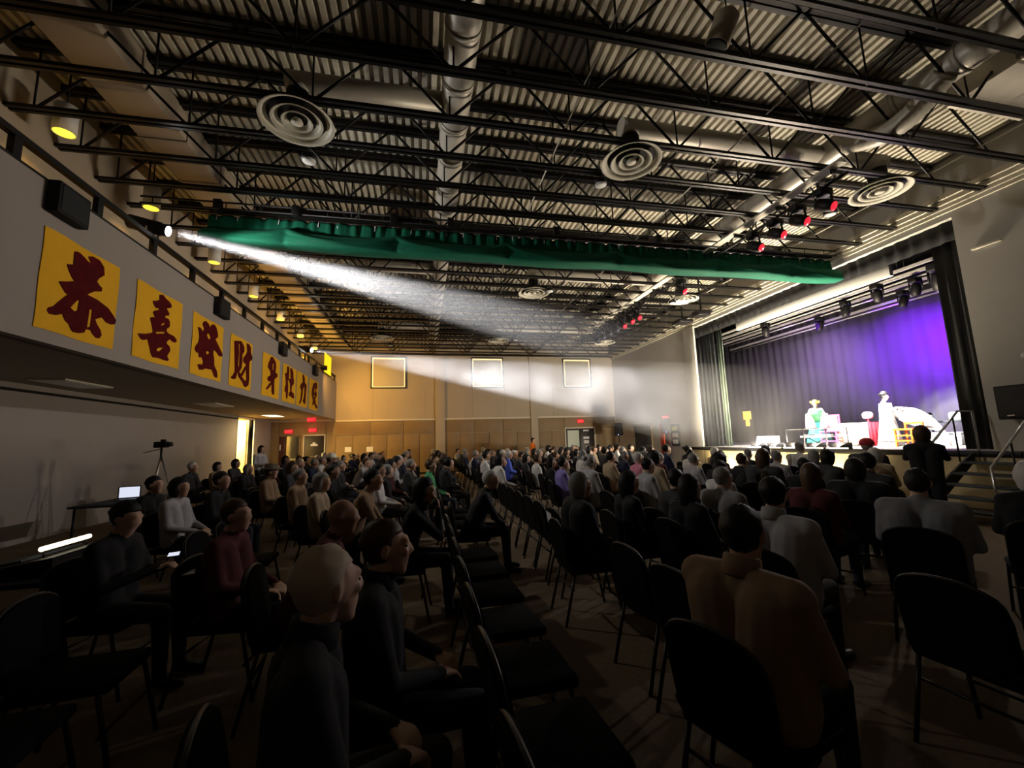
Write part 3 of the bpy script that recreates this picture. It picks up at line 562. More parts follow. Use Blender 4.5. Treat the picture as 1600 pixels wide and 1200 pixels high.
BY = [5.72, 7.39, 9.05, 10.70, 12.73, 14.45, 16.0, 17.68]
names = ['first', 'second', 'third', 'fourth', 'fifth', 'sixth', 'seventh', 'eighth']
CH = '恭喜發財身壯力健'
for k, y0 in enumerate(BY):
    wd = 1.27 if k < 4 else 1.42
    t = thing('banner', 'square yellow paper banner with maroon brush character %s, %s from the camera' % (CH[k], names[k]), 'banner', (XF, y0, 3.13), group='yellow banners on the balcony front')
    n = 9; vs = []; fs = []
    for sdn in (0, 1):
        for a in range(n+1):
            for b in range(n+1):
                vs.append((.004+.008*sdn+.004*math.sin(a*1.3+k)*math.sin(b*.9+k*2), wd*a/n+.006*math.sin(b*1.1+k), 1.24*b/n+.008*math.sin(a*.9+k)))
    N = (n+1)**2
    for a in range(n):
        for b in range(n):
            q = a*(n+1)+b; fs.append((q, q+1, q+n+2, q+n+1)); fs.append((N+q, N+q+n+1, N+q+n+2, N+q+1))
    rim = [a*(n+1) for a in range(n+1)]+[n*(n+1)+b for b in range(1, n+1)]+[a*(n+1)+n for a in range(n-1, -1, -1)]+[b for b in range(n-1, 0, -1)]
    for a, b in zip(rim, rim[1:]+rim[:1]): fs.append((a, b, N+b, N+a))
    MB().add(vs, fs).obj('paper', M_yellow, t)
    mb = MB()
    for qi, poly in enumerate(CHARS[k]):
        rings = [[Vector((0, p[0], p[1])) for p in r] for r in poly]
        flat = [p for r in rings for p in r]; tri = tessellate_polygon([[Vector((p.y, p.z, 0)) for p in r] for r in rings])
        x = .021+.001*qi; L = len(flat)
        vs = [(x, p.y, p.z) for p in flat]+[(x-.006, p.y, p.z) for p in flat]
        fs = [tuple(f) for f in tri]+[tuple(L+i for i in reversed(f)) for f in tri]
        b0 = 0
        for r in rings:
            m = len(r)
            for i in range(m): fs.append((b0+i, b0+(i+1) % m, L+b0+(i+1) % m, L+b0+i))
            b0 += m
        mb.add(vs, fs)
    mb.obj('brush_character', M_ink, t)

# follow spots on the balcony, with their beams in the haze
SPOTS = [((-4.35, 7.93, 5.46), (13.0, 9.5, 1.95), 'near'), ((-4.35, 17.6, 5.47), (12.95, 11.3, 1.9), 'far')]
def follow_spot(pos, tgt, which):
    pos, tgt = Vector(pos), Vector(tgt); d = (tgt-pos).normalized()
    t = thing('follow_spot', 'bright white follow spot on the %s part of the balcony railing' % which, 'spotlight', pos)
    q = d.to_track_quat('X', 'Z').to_euler()
    h = MB().lathe([(.07, -.62), (.12, -.58), (.12, -.12), (.10, -.1), (.10, -.012), (.085, -.012), (0, -.012)], 20, (0, 0, 0), 'X').obj('barrel', M_black, t); h.rotation_euler = q
    MB().lathe([(0, -.011), (.085, -.011), (.085, -.004), (0, -.004)], 20, (0, 0, 0), 'X').obj('lens', M_lens, h)
    MB().tube([(-.25, 0, -.05), (-.25, 0, -.42)], .03, 8).obj('stand', M_black, t)
    MB().tube([(-.25, -.16, 0), (-.25, -.16, -.12), (-.25, .16, -.12), (-.25, .16, 0)], .018, 6).obj('yoke', M_chrome, t)
    return pos, d
# ================================================================== HAZE (scatters the follow-spot light)
def haze_mat(name, dens, ns, lo, hi, f0, f1, u0, u1, ub, fb):
    m = bpy.data.materials.new(name); m.use_nodes = True; nt = m.node_tree; nt.nodes.clear()
    out = nt.nodes.new('ShaderNodeOutputMaterial'); vs = nt.nodes.new('ShaderNodeVolumeScatter'); vs.inputs['Anisotropy'].default_value = .25
    nt.links.new(vs.outputs[0], out.inputs['Volume'])
    tc = nt.nodes.new('ShaderNodeTexCoord'); n = nt.nodes.new('ShaderNodeTexNoise'); n.inputs['Scale'].default_value = ns; n.inputs['Detail'].default_value = 3
    n.inputs['Distortion'].default_value = .6
    nt.links.new(tc.outputs['Object'], n.inputs['Vector'])
    mr = nt.nodes.new('ShaderNodeMapRange'); mr.inputs[1].default_value = .3; mr.inputs[2].default_value = .75; mr.inputs[3].default_value = dens*lo; mr.inputs[4].default_value = dens*hi
    nt.links.new(n.outputs['Fac'], mr.inputs[0])
    sx = nt.nodes.new('ShaderNodeSeparateXYZ'); nt.links.new(tc.outputs['Object'], sx.inputs[0])      # the haze thins out along its length
    fd = nt.nodes.new('ShaderNodeMapRange'); fd.interpolation_type = 'SMOOTHSTEP'; fd.inputs[1].default_value = f0; fd.inputs[2].default_value = f1; fd.inputs[3].default_value = 1; fd.inputs[4].default_value = fb
    up = nt.nodes.new('ShaderNodeMapRange'); up.interpolation_type = 'SMOOTHSTEP'; up.inputs[1].default_value = u0; up.inputs[2].default_value = u1; up.inputs[3].default_value = ub; up.inputs[4].default_value = 1; nt.links.new(sx.outputs[0], up.inputs[0])
    m2 = nt.nodes.new('ShaderNodeMath'); m2.operation = 'MULTIPLY'; nt.links.new(fd.outputs[0], m2.inputs[0]); nt.links.new(up.outputs[0], m2.inputs[1])
    nt.links.new(sx.outputs[0], fd.inputs[0]); mu = nt.nodes.new('ShaderNodeMath'); mu.operation = 'MULTIPLY'
    nt.links.new(mr.outputs[0], mu.inputs[0]); nt.links.new(m2.outputs[0], mu.inputs[1]); nt.links.new(mu.outputs[0], vs.inputs['Density'])
    return m
def beam(pos, tgt, which, energy, half, dens, ns, lo, hi, x_end, f0, f1, u0, u1, ub, fb):
    pos, d = follow_spot(pos, tgt, which)
    lamp('follow_spot_lamp', 'SPOT', pos+d*.03, energy, (1, .98, 1.0), pos+d*5, spot_size=2*half, spot_blend=.35, shadow_soft_size=.06)
    L = (x_end-pos.x)/d.x
    mb = MB().lathe([(.09, 0.03), (.09+L*math.tan(half)*1.06, L)], 28, (0, 0, 0), 'X')
    o = mb.obj('haze', haze_mat('haze_'+which, dens, ns, lo, hi, f0, f1, u0, u1, ub, fb)); o.location = pos; o.rotation_euler = d.to_track_quat('X', 'Z').to_euler()
    tag(o, 'theatrical haze glowing in the beam of the %s follow spot' % which, 'haze', kind='stuff')
beam(*SPOTS[0], 120000, math.radians(4.2), .042, .5, .8, 1.3, 7.0, 2.3, 11.5, .1, 3.0, .22, 0)
beam(*SPOTS[1], 120000, math.radians(5.0), .15, .75, .2, 1.8, 15.6, 12.0, 15.8, 2.0, 14.0, .02, .06)
for q, e in ((0, 520), (1, 120)):
    a, b = SPOTS[q][0], SPOTS[q][1]; lamp('follow_spot_spill', 'SPOT', Vector(a)+Vector((.12, 0, .02)), e, (1, .97, .92), b, spot_size=math.radians(125), spot_blend=1.0, shadow_soft_size=.08)
# ================================================================== PEOPLE
SK, SH, TR, SHOE = 0, 1, 2, 3
def rot_z(p, a, c): 
    x, y = p[0]-c[0], p[1]-c[1]; return (c[0]+x*math.cos(a)-y*math.sin(a), c[1]+x*math.sin(a)+y*math.cos(a), p[2])
class Body:
    def __init__(s): s.prims = []
    def cap(s, a, ra, b, rb, m): s.prims.append(('c', Vector(a), ra, Vector(b), rb, m)); return s
    def ell(s, c, r, m): s.prims.append(('e', Vector(c), Vector(r), None, None, m)); return s
    def chain(s, pts, rs, m):
        for i in range(len(pts)-1): s.cap(pts[i], rs[i], pts[i+1], rs[i+1], m)
        return s
    def head(s, c, yaw=0, pitch=0):
        """c = centre of the skull"""
        R = Matrix.Rotation(yaw, 3, 'Z') @ Matrix.Rotation(pitch, 3, 'Y'); c = Vector(c)
        def P(x, y, z): return c+R @ Vector((x, y, z))
        s.ell(P(-.012, 0, .02), (.095, .077, .098), SK)
        s.cap(P(.03, 0, .0), .062, P(.045, 0, -.075), .045, SK)             # face to chin
        s.cap(P(.060, -.008, -.096), .027, P(.060, .008, -.094), .027, SK)        # chin
        s.cap(P(.078, -.03, .035), .018, P(.078, .03, .035), .018, SK)       # brow
        s.cap(P(.082, 0, .032), .013, P(.105, 0, -.014), .0165, SK); s.cap(P(.092, -.014, -.02), .011, P(.092, .014, -.02), .011, SK)           # nose
        s.cap(P(.086, -.016, -.047), .011, P(.086, .016, -.047), .011, SK); s.cap(P(.084, -.013, -.065), .0105, P(.084, .013, -.065), .0105, SK)   # lips
        s.cap(P(.074, -.035, -.01), .022, P(.074, .035, -.01), .022, SK)     # cheeks
        for y in (-1, 1): s.cap(P(-.005, .079*y, .02), .014, P(-.008, .081*y, -.02), .011, SK)   # ears
        s.hc = c; s.hR = R
        return s
    def hand(s, w, d, up, side, m=SK, curl=.5, sc=1.0):
        """palm from wrist w along d; up = back of the hand"""
        w, d, up = Vector(w), Vector(d).normalized(), Vector(up); up = (up-d*up.dot(d)).normalized(); lat = d.cross(up)*side
        pc = w+d*.075*sc
        for k, q in enumerate((-.03, -.01, .01, .03)):
            s.cap(w+d*.015+lat*q*.6, .016*sc, pc+lat*q*sc, .013*sc, m)
            L = (.062, .072, .068, .055)[k]*sc; b = pc+lat*q*sc; dd = (d-up*curl).normalized(); e = b+dd*L*.55
            s.cap(b, .0105*sc, e, .0095*sc, m); dd2 = (d-up*curl*2.6).normalized(); s.cap(e, .0095*sc, e+dd2*L*.5, .008*sc, m)
        b = w+d*.03*sc-lat*.03*sc; e = b+(d-lat*.9).normalized()*.04*sc; s.cap(b, .014*sc, e, .011*sc, m); s.cap(e, .011*sc, e+(d*1-lat*.1-up*.4).normalized()*.035*sc, .009*sc, m)
        return s
    def build(s, name, vox=.018, smooth=2):
        mb = MB()
        for t, a, ra, b, rb, m in s.prims:
            if t == 'e': mb.ell(a, ra, 16, 10)
            else:
                d = (b-a); L = d.length; d = d/L if L > 1e-6 else Vector((0, 0, 1)); pts = []; rs = []
                for i in range(5): th = PI/2*(1-i/4); pts.append(a-d*ra*math.sin(th)); rs.append(max(ra*math.cos(th), ra*.05))
                for i in range(5): th = PI/2*i/4; pts.append(b+d*rb*math.sin(th)); rs.append(max(rb*math.cos(th), rb*.05))
                mb.tube(pts, rs, 12)
        me = mb.mesh('tmp'); o = bpy.data.objects.new('tmp', me); COL.objects.link(o)
        r = o.modifiers.new('r', 'REMESH'); r.mode = 'VOXEL'; r.voxel_size = vox; r.use_smooth_shade = True
        k = o.modifiers.new('s', 'SMOOTH'); k.factor = .5; k.iterations = smooth
        dg = bpy.context.evaluated_depsgraph_get(); out = bpy.data.meshes.new_from_object(o.evaluated_get(dg))
        bpy.data.objects.remove(o); bpy.data.meshes.remove(me); out.name = name
        n = len(out.polygons); c = np.empty(n*3); out.polygons.foreach_get('center', c); c = c.reshape(-1, 3)
        best = np.full(n, 1e9); mi = np.zeros(n, int)
        for t, a, ra, b, rb, m in s.prims:
            A = np.array(a)
            if t == 'e': rr = np.array(ra); q = (c-A)/rr; d = (np.linalg.norm(q, axis=1)-1)*rr.min()
            else:
                B = np.array(b); ab = B-A; tt = np.clip(((c-A)@ab)/max(ab@ab, 1e-9), 0, 1); d = np.linalg.norm(c-A-tt[:, None]*ab, axis=1)-(ra+(rb-ra)*tt)
            w = d < best; best[w] = d[w]; mi[w] = m
        out.materials.clear()
        for _ in range(4): out.materials.append(None)
        out.polygons.foreach_set('material_index', mi.astype(np.int32)); out.polygons.foreach_set('use_smooth', [True]*n)
        return out

def seated(lean=0.0, arms='lap', hyaw=0.0, hpitch=0.0, wide=1.0, sleeve=True, knees=.1):
    b = Body(); w = wide
    hip = Vector((0, 0, .54)); sh = Vector((-.05+lean*.42, 0, 1.02-lean*.10)); nk = sh+Vector((.02+lean*.06, 0, .07)); hc = nk+Vector((.03+lean*.05, 0, .115))
    b.ell((0, 0, .545), (.15, .185*w, .11), TR)
    mid = hip*.45+sh*.55
    for y in (-1, 1):
        b.cap((0, .075*y*w, .56), .125*w, (mid.x, .085*y*w, mid.z), .12*w, SH); b.cap((mid.x, .085*y*w, mid.z), .12*w, (sh.x+.005, .10*y*w, sh.z-.08), .115*w, SH)
        S = (sh.x, .175*y*w, sh.z-.015); b.cap((sh.x, .05*y, sh.z+.015), .06, S, .068*w, SH)
        if arms == 'lap': E = (sh.x+.08, .235*y*w, .74-lean*.05); W = (.27, .09*y, .67)
        elif arms == 'cross': E = (sh.x+.10, .225*y*w, .78); W = (sh.x+.24, -.07*y, .84)
        elif arms == 'chin' and y > 0: E = (sh.x+.16, .20*w, .74); W = (sh.x+.22, .15, .74)
        elif arms == 'chin': E = (sh.x+.24, -.13, .74); W = (hc.x+.13, -.05, hc.z-.17)
        elif arms == 'knees': E = (sh.x+.14, .22*y*w, .70); W = (.40, .11*y, .62)
        else: E = (sh.x+.1, .23*y*w, .74); W = (sh.x+.34, .05*y, .82)
        b.chain([S, E], [.060*w, .046], SH); b.chain([E, W], [.044, .032], SH if sleeve else SK)
        dv = Vector(W)-Vector(E)
        b.hand(W, dv if arms != 'chin' or y > 0 else (0, .2, 1), (0, 0, 1) if arms != 'chin' or y > 0 else (1, 0, .2), -y, curl=.7)
        K = (.43, knees*y, .52); A = (.45, (knees+.005)*y, .10)
        b.chain([(0.02, .09*y, .53), K], [.092, .066], TR); b.chain([K, A], [.064, .044], TR)
        b.cap((.44, (knees+.005)*y, .052), .042, (.60, (knees+.02)*y, .035), .034, SHOE)
    b.cap(sh+Vector((0, 0, -.02)), .075, nk+Vector((-.004, 0, -.012)), .062, SH); b.cap(nk, .055, hc+Vector((-.01, 0, -.05)), .056, SK)
    return b.head(hc, hyaw, hpitch)
def standing(arms='side', hyaw=0.0, hpitch=0.0, step=.0, w=1.0, low=None):
    b = Body(); b.ell((0, 0, .93), (.125, .165*w, .12), TR)
    for y in (-1, 1):
        b.cap((0, .065*y*w, .96), .115*w, (-.01, .08*y*w, 1.16), .11*w, SH); b.cap((-.01, .08*y*w, 1.16), .11*w, (-.02, .095*y*w, 1.32), .105*w, SH)
        S = (-.03, .175*y*w, 1.385); b.cap((-.03, .05*y, 1.42), .058, S, .064*w, SH)
        if arms == 'side': E = (-.02, .235*y, 1.12); W = (.09, .22*y, .90)
        elif arms == 'fold': E = (.02, .23*y, 1.13); W = (.20, .04*y, 1.10)
        elif arms == 'camera': E = (.16, .23*y, 1.22); W = (.24, .07*y, 1.47)
        elif arms == 'sleeves': E = (.10, .27*y, 1.16); W = (.30, .20*y, 1.22)
        b.chain([S, E], [.058, .045], SH); b.chain([E, W], [.043, .032], SH)
        b.hand(W, Vector(W)-Vector(E), (0, 0, 1) if arms != 'side' else (1, 0, 0), -y, curl=.6)
        A = (step*y, .09*y, .09); b.chain([(0, .085*y, .90), (.02+step*y*.6, .09*y, .50), A], [.098, .062, .044], TR)
        b.cap((A[0]-.03, .09*y, .05), .042, (A[0]+.14, .10*y, .035), .034, SHOE)
    b.cap((-.03, 0, 1.40), .072, (-.015, 0, 1.465), .061, SH); b.cap((-.01, 0, 1.48), .054, (.01, 0, 1.55), .055, SK)
    return b.head((.015, 0, 1.60), hyaw, hpitch)
# hair and hats, built around the skull centre (origin), facing +X
def hair_mesh(kind):
    mb = MB(); r = random.Random(kind)
    def fn(p, d):
        x, y, z = p; f = d[0]; jit = 1+.03*math.sin(d[1]*19+d[2]*13)+.02*math.sin(d[0]*31+d[1]*7)
        x, y, z = x*jit, y*jit, z*jit
        if f > .25 and d[2] < .45:                              # clear the face
            k = min(1, (f-.25)*3)*min(1, (.45-d[2])*3); x = x*(1-k)+.02*k; y *= 1-.18*k
        if kind == 'long' and d[2] < .1 and f < .25: z = z*1.0+(d[2]-.1)*.15; x -= .01; y *= 1.05
        if kind == 'bob' and d[2] < .1 and f < .25: z = z+(d[2]-.1)*.06; y *= 1.08
        if kind == 'short' and d[2] < -.2: z = max(z, -.075+.02*f); x *= .9; y *= .93
        return (x, y, z)
    big = {'short': (.105, .087, .108), 'long': (.112, .095, .115), 'bob': (.115, .098, .116), 'afro': (.135, .125, .135), 'bun': (.105, .088, .108), 'crop': (.100, .0815, .103)}[kind]
    mb.ell((-.022, 0, .027), big, 22, 14, fn)
    if kind == 'bun': mb.ell((-.125, 0, .07), (.045, .045, .045), 12, 8)
    return mb.mesh('hair_'+kind)
HAIR = {k: hair_mesh(k) for k in ('short', 'long', 'bob', 'afro', 'bun', 'crop')}
def with_slot(me):
    if not me.materials: me.materials.append(None)
    return me
for k in HAIR: with_slot(HAIR[k])
CAP_ME = with_slot(MB().lathe([(.112, -.0), (.108, .05), (.085, .10), (.04, .125), (0, .128)], 20, (-.015, 0, .03)).add([(.06, -.07, .035), (.19, -.05, .02), (.20, 0, .022), (.19, .05, .02), (.06, .07, .035), (.06, -.07, .045), (.19, -.05, .03), (.20, 0, .032), (.19, .05, .03), (.06, .07, .045)], [(0, 1, 2, 3, 4), (9, 8, 7, 6, 5), (0, 5, 6, 1), (1, 6, 7, 2), (2, 7, 8, 3), (3, 8, 9, 4), (4, 9, 5, 0)]).mesh('cap'))
HAT_ME = with_slot(MB().lathe([(.19, .02), (.20, .028), (.12, .05), (.105, .11), (.08, .13), (0, .125)], 24, (-.01, 0, .03)).mesh('hat'))
COLLAR = with_slot(MB().lathe([(.066, -.06), (.082, -.05), (.075, .024), (.066, .032), (.058, .0)], 24, (0, 0, 0), 'Z', True).mesh('collar'))
EYE = with_slot(MB().ell((0, 0, 0), (.011, .013, .009), 12, 8).mesh('eye')); M_eye = mat('eye_dark', (.02, .015, .012), .2, spec=.5)
CMAT = {}
def cmat(c, r=.85):
    k = (tuple(c), r)
    if k not in CMAT: CMAT[k] = mat('cloth_%d' % len(CMAT), c, r, noise=.18, nscale=12)
    return CMAT[k]
SKINS = [mat('skin_%d' % i, c, .55) for i, c in enumerate(((.46, .27, .18), (.52, .32, .22), (.36, .20, .13), (.58, .38, .28)))]
HAIRC = {'black': mat('hair_black', (.006, .005, .005), .6), 'brown': mat('hair_brown', (.05, .025, .012), .5), 'grey': mat('hair_grey', (.22, .21, .20), .6), 'pale': mat('hair_pale', (.50, .41, .31), .6), 'white': mat('hair_white', (.55, .53, .50), .6)}
CLOTH = {'black': (.012, .012, .014), 'charcoal': (.035, .035, .038), 'navy': (.012, .016, .045), 'maroon': (.07, .012, .015), 'grey': (.20, .20, .21), 'white': (.62, .60, .58), 'beige': (.38, .29, .19), 'green': (.06, .30, .12), 'purple': (.22, .18, .48), 'pink': (.62, .22, .30), 'blue': (.06, .10, .50), 'tan': (.26, .17, .10), 'light grey': (.38, .37, .38), 'orange': (.95, .20, .02)}
M_pants = [cmat((.015, .015, .018)), cmat((.02, .022, .035)), cmat((.04, .034, .03))]
M_shoe = mat('shoe_black', (.01, .01, .01), .4)
BODIES = {}
def body_mesh(key, b, vox):
    BODIES[key] = (b.build('body_'+key, vox), Vector(b.hc), b.hR.copy()); return BODIES[key]
body_mesh('lap', seated(), .018); body_mesh('cross', seated(.05, 'cross', .15), .018); body_mesh('lean', seated(.5, 'knees', -.1, .05), .018); body_mesh('turn', seated(.1, 'lap', .5), .018)
body_mesh('wide', seated(.0, 'lap', 0, 0, 1.22), .018); body_mesh('phone', seated(.12, 'phone', 0, .3), .018)
body_mesh('man_hi', seated(.08, 'lap', .0, 0, 1.08), .0095); body_mesh('chin', seated(.42, 'chin', -.15, .12), .0105)
body_mesh('turn_hi', seated(.1, 'lap', .35), .0095); body_mesh('tee_hi', seated(.05, 'lap', .1, .05, 1.2, False), .013)
body_mesh('stand', standing('side', .2), .016); body_mesh('fold', standing('fold', -.2), .016); body_mesh('camera', standing('camera', 0, -.1), .015)
PEOPLE = []
def person(x, y, face, key='lap', sc=1.0, skin=0, top='black', hair='short', hc='black', label='', group=None, pants=0, topmat=None, hat=None, z=0):
    me, hcen, hR = BODIES[key]
    t = thing('person', label, 'person', (x, y, z), face, group); t.scale = (sc,)*3
    o = put('body', me, t)
    ms = [SKINS[skin % 4], topmat or cmat(CLOTH[top]), M_pants[pants % 3], M_shoe]
    for i in range(4): o.material_slots[i].link = 'OBJECT'; o.material_slots[i].material = ms[i]
    def onhead(nm, m, mt):
        h = put(nm, m, t, hcen); h.rotation_euler = hR.to_euler(); h.material_slots[0].link = 'OBJECT'; h.material_slots[0].material = mt; return h
    if key.endswith('_hi') or key == 'chin':
        cn = onhead('collar', COLLAR, ms[1]); cn.location = hcen+Vector((-.038, 0, -.112)); cn.rotation_euler = (0, .22, 0)
        for q in (-1, 1): ey = onhead('eye', EYE, M_eye); ey.location = hcen+hR @ Vector((.081, .031*q, .012))
    if hair: onhead('hair', HAIR[hair], HAIRC[hc])
    if hat == 'cap': onhead('cap', CAP_ME, hatmat)
    if hat == 'hat': onhead('hat', HAT_ME, hatmat)
    PEOPLE.append((x, y)); return t

# ------------------------------------------------------------------ chairs
def chair_parts():
    seat = MB().bbox(-.22, .23, -.22, .22, .42, .48, .025).mesh('seat', M_chair)
    bk = []; n = 12; vs = []; fs = []
    out = [(-.215, .50)]+[(-.215+.43*0, .50)]
    # padded back with rounded top
    prof = [(-.21, .49), (-.215, .74)]+[(.21*math.cos(PI-PI*i/n)*1.0, .76+.12*math.sin(PI*i/n)**.7) for i in range(1, n)]+[(.215, .74), (.21, .49)]
    m = len(prof)
    for dx in (0, .045):
        for (yy, zz) in prof: vs.append((-.235-(zz-.49)*.18+dx, yy, zz))
    fs = [tuple(range(m)), tuple(reversed(range(m, 2*m)))]+[(i, (i+1) % m, m+(i+1) % m, m+i) for i in range(m)]
    back = MB().add(vs, fs).mesh('backrest', M_chair)
    rim = MB().tube([(-.235-(zz-.49)*.18+.022, yy*1.035, zz+.004) for yy, zz in prof], .011, 6).mesh('back_frame', M_leg)
    legs = [MB().tube([(a*.18, s*.205, .43), (a*.27 if a > 0 else a*.29, s*.215, .0)], .0125, 7).mesh('leg', M_leg) for a in (1, -1) for s in (1, -1)]
    st = [MB().tube([(q*.20, -.21, .26-.04*q), (q*.20, .21, .26-.04*q)], .009, 6).mesh('stretcher', M_leg) for q in (1, -1)]
    posts = [MB().tube([(-.18, q*.215, .43), (-.232, q*.218, .52)], .012, 6).mesh('back_post', M_leg) for q in (1, -1)]
    return seat, back, rim, legs, st, posts
CP = chair_parts()
def joined(meshes):
    bm = bmesh.new(); mats = []
    for me in meshes:
        if me.materials[0] not in mats: mats.append(me.materials[0])
        n0 = len(bm.faces); bm.from_mesh(me); bm.faces.ensure_lookup_table()
        for f in bm.faces[n0:]: f.material_index = mats.index(me.materials[0])
    out = bpy.data.meshes.new('chair_far'); bm.to_mesh(out); bm.free()
    for m in mats: out.materials.append(m)
    return out
CHAIR_FAR = joined([CP[0], CP[1], CP[2], *CP[3], *CP[4], *CP[5]])
CHAIRS = []
def chair(x, y, face, label, near):
    CHAIRS.append((x, y))
    if not near:
        o = put('stacking_chair', CHAIR_FAR, None, (x, y, 0), face); return tag(o, label, 'chair', 'black stacking chairs')
    t = thing('stacking_chair', label, 'chair', (x, y, 0), face, 'black stacking chairs')
    put('seat', CP[0], t); b = put('backrest', CP[1], t); put('back_frame', CP[2], b); 
    for l in CP[4]: put('stretcher', l, t)
    for l in CP[5]: put('back_post', l, t)
    for l in CP[3]: put('leg', l, t)
    return t

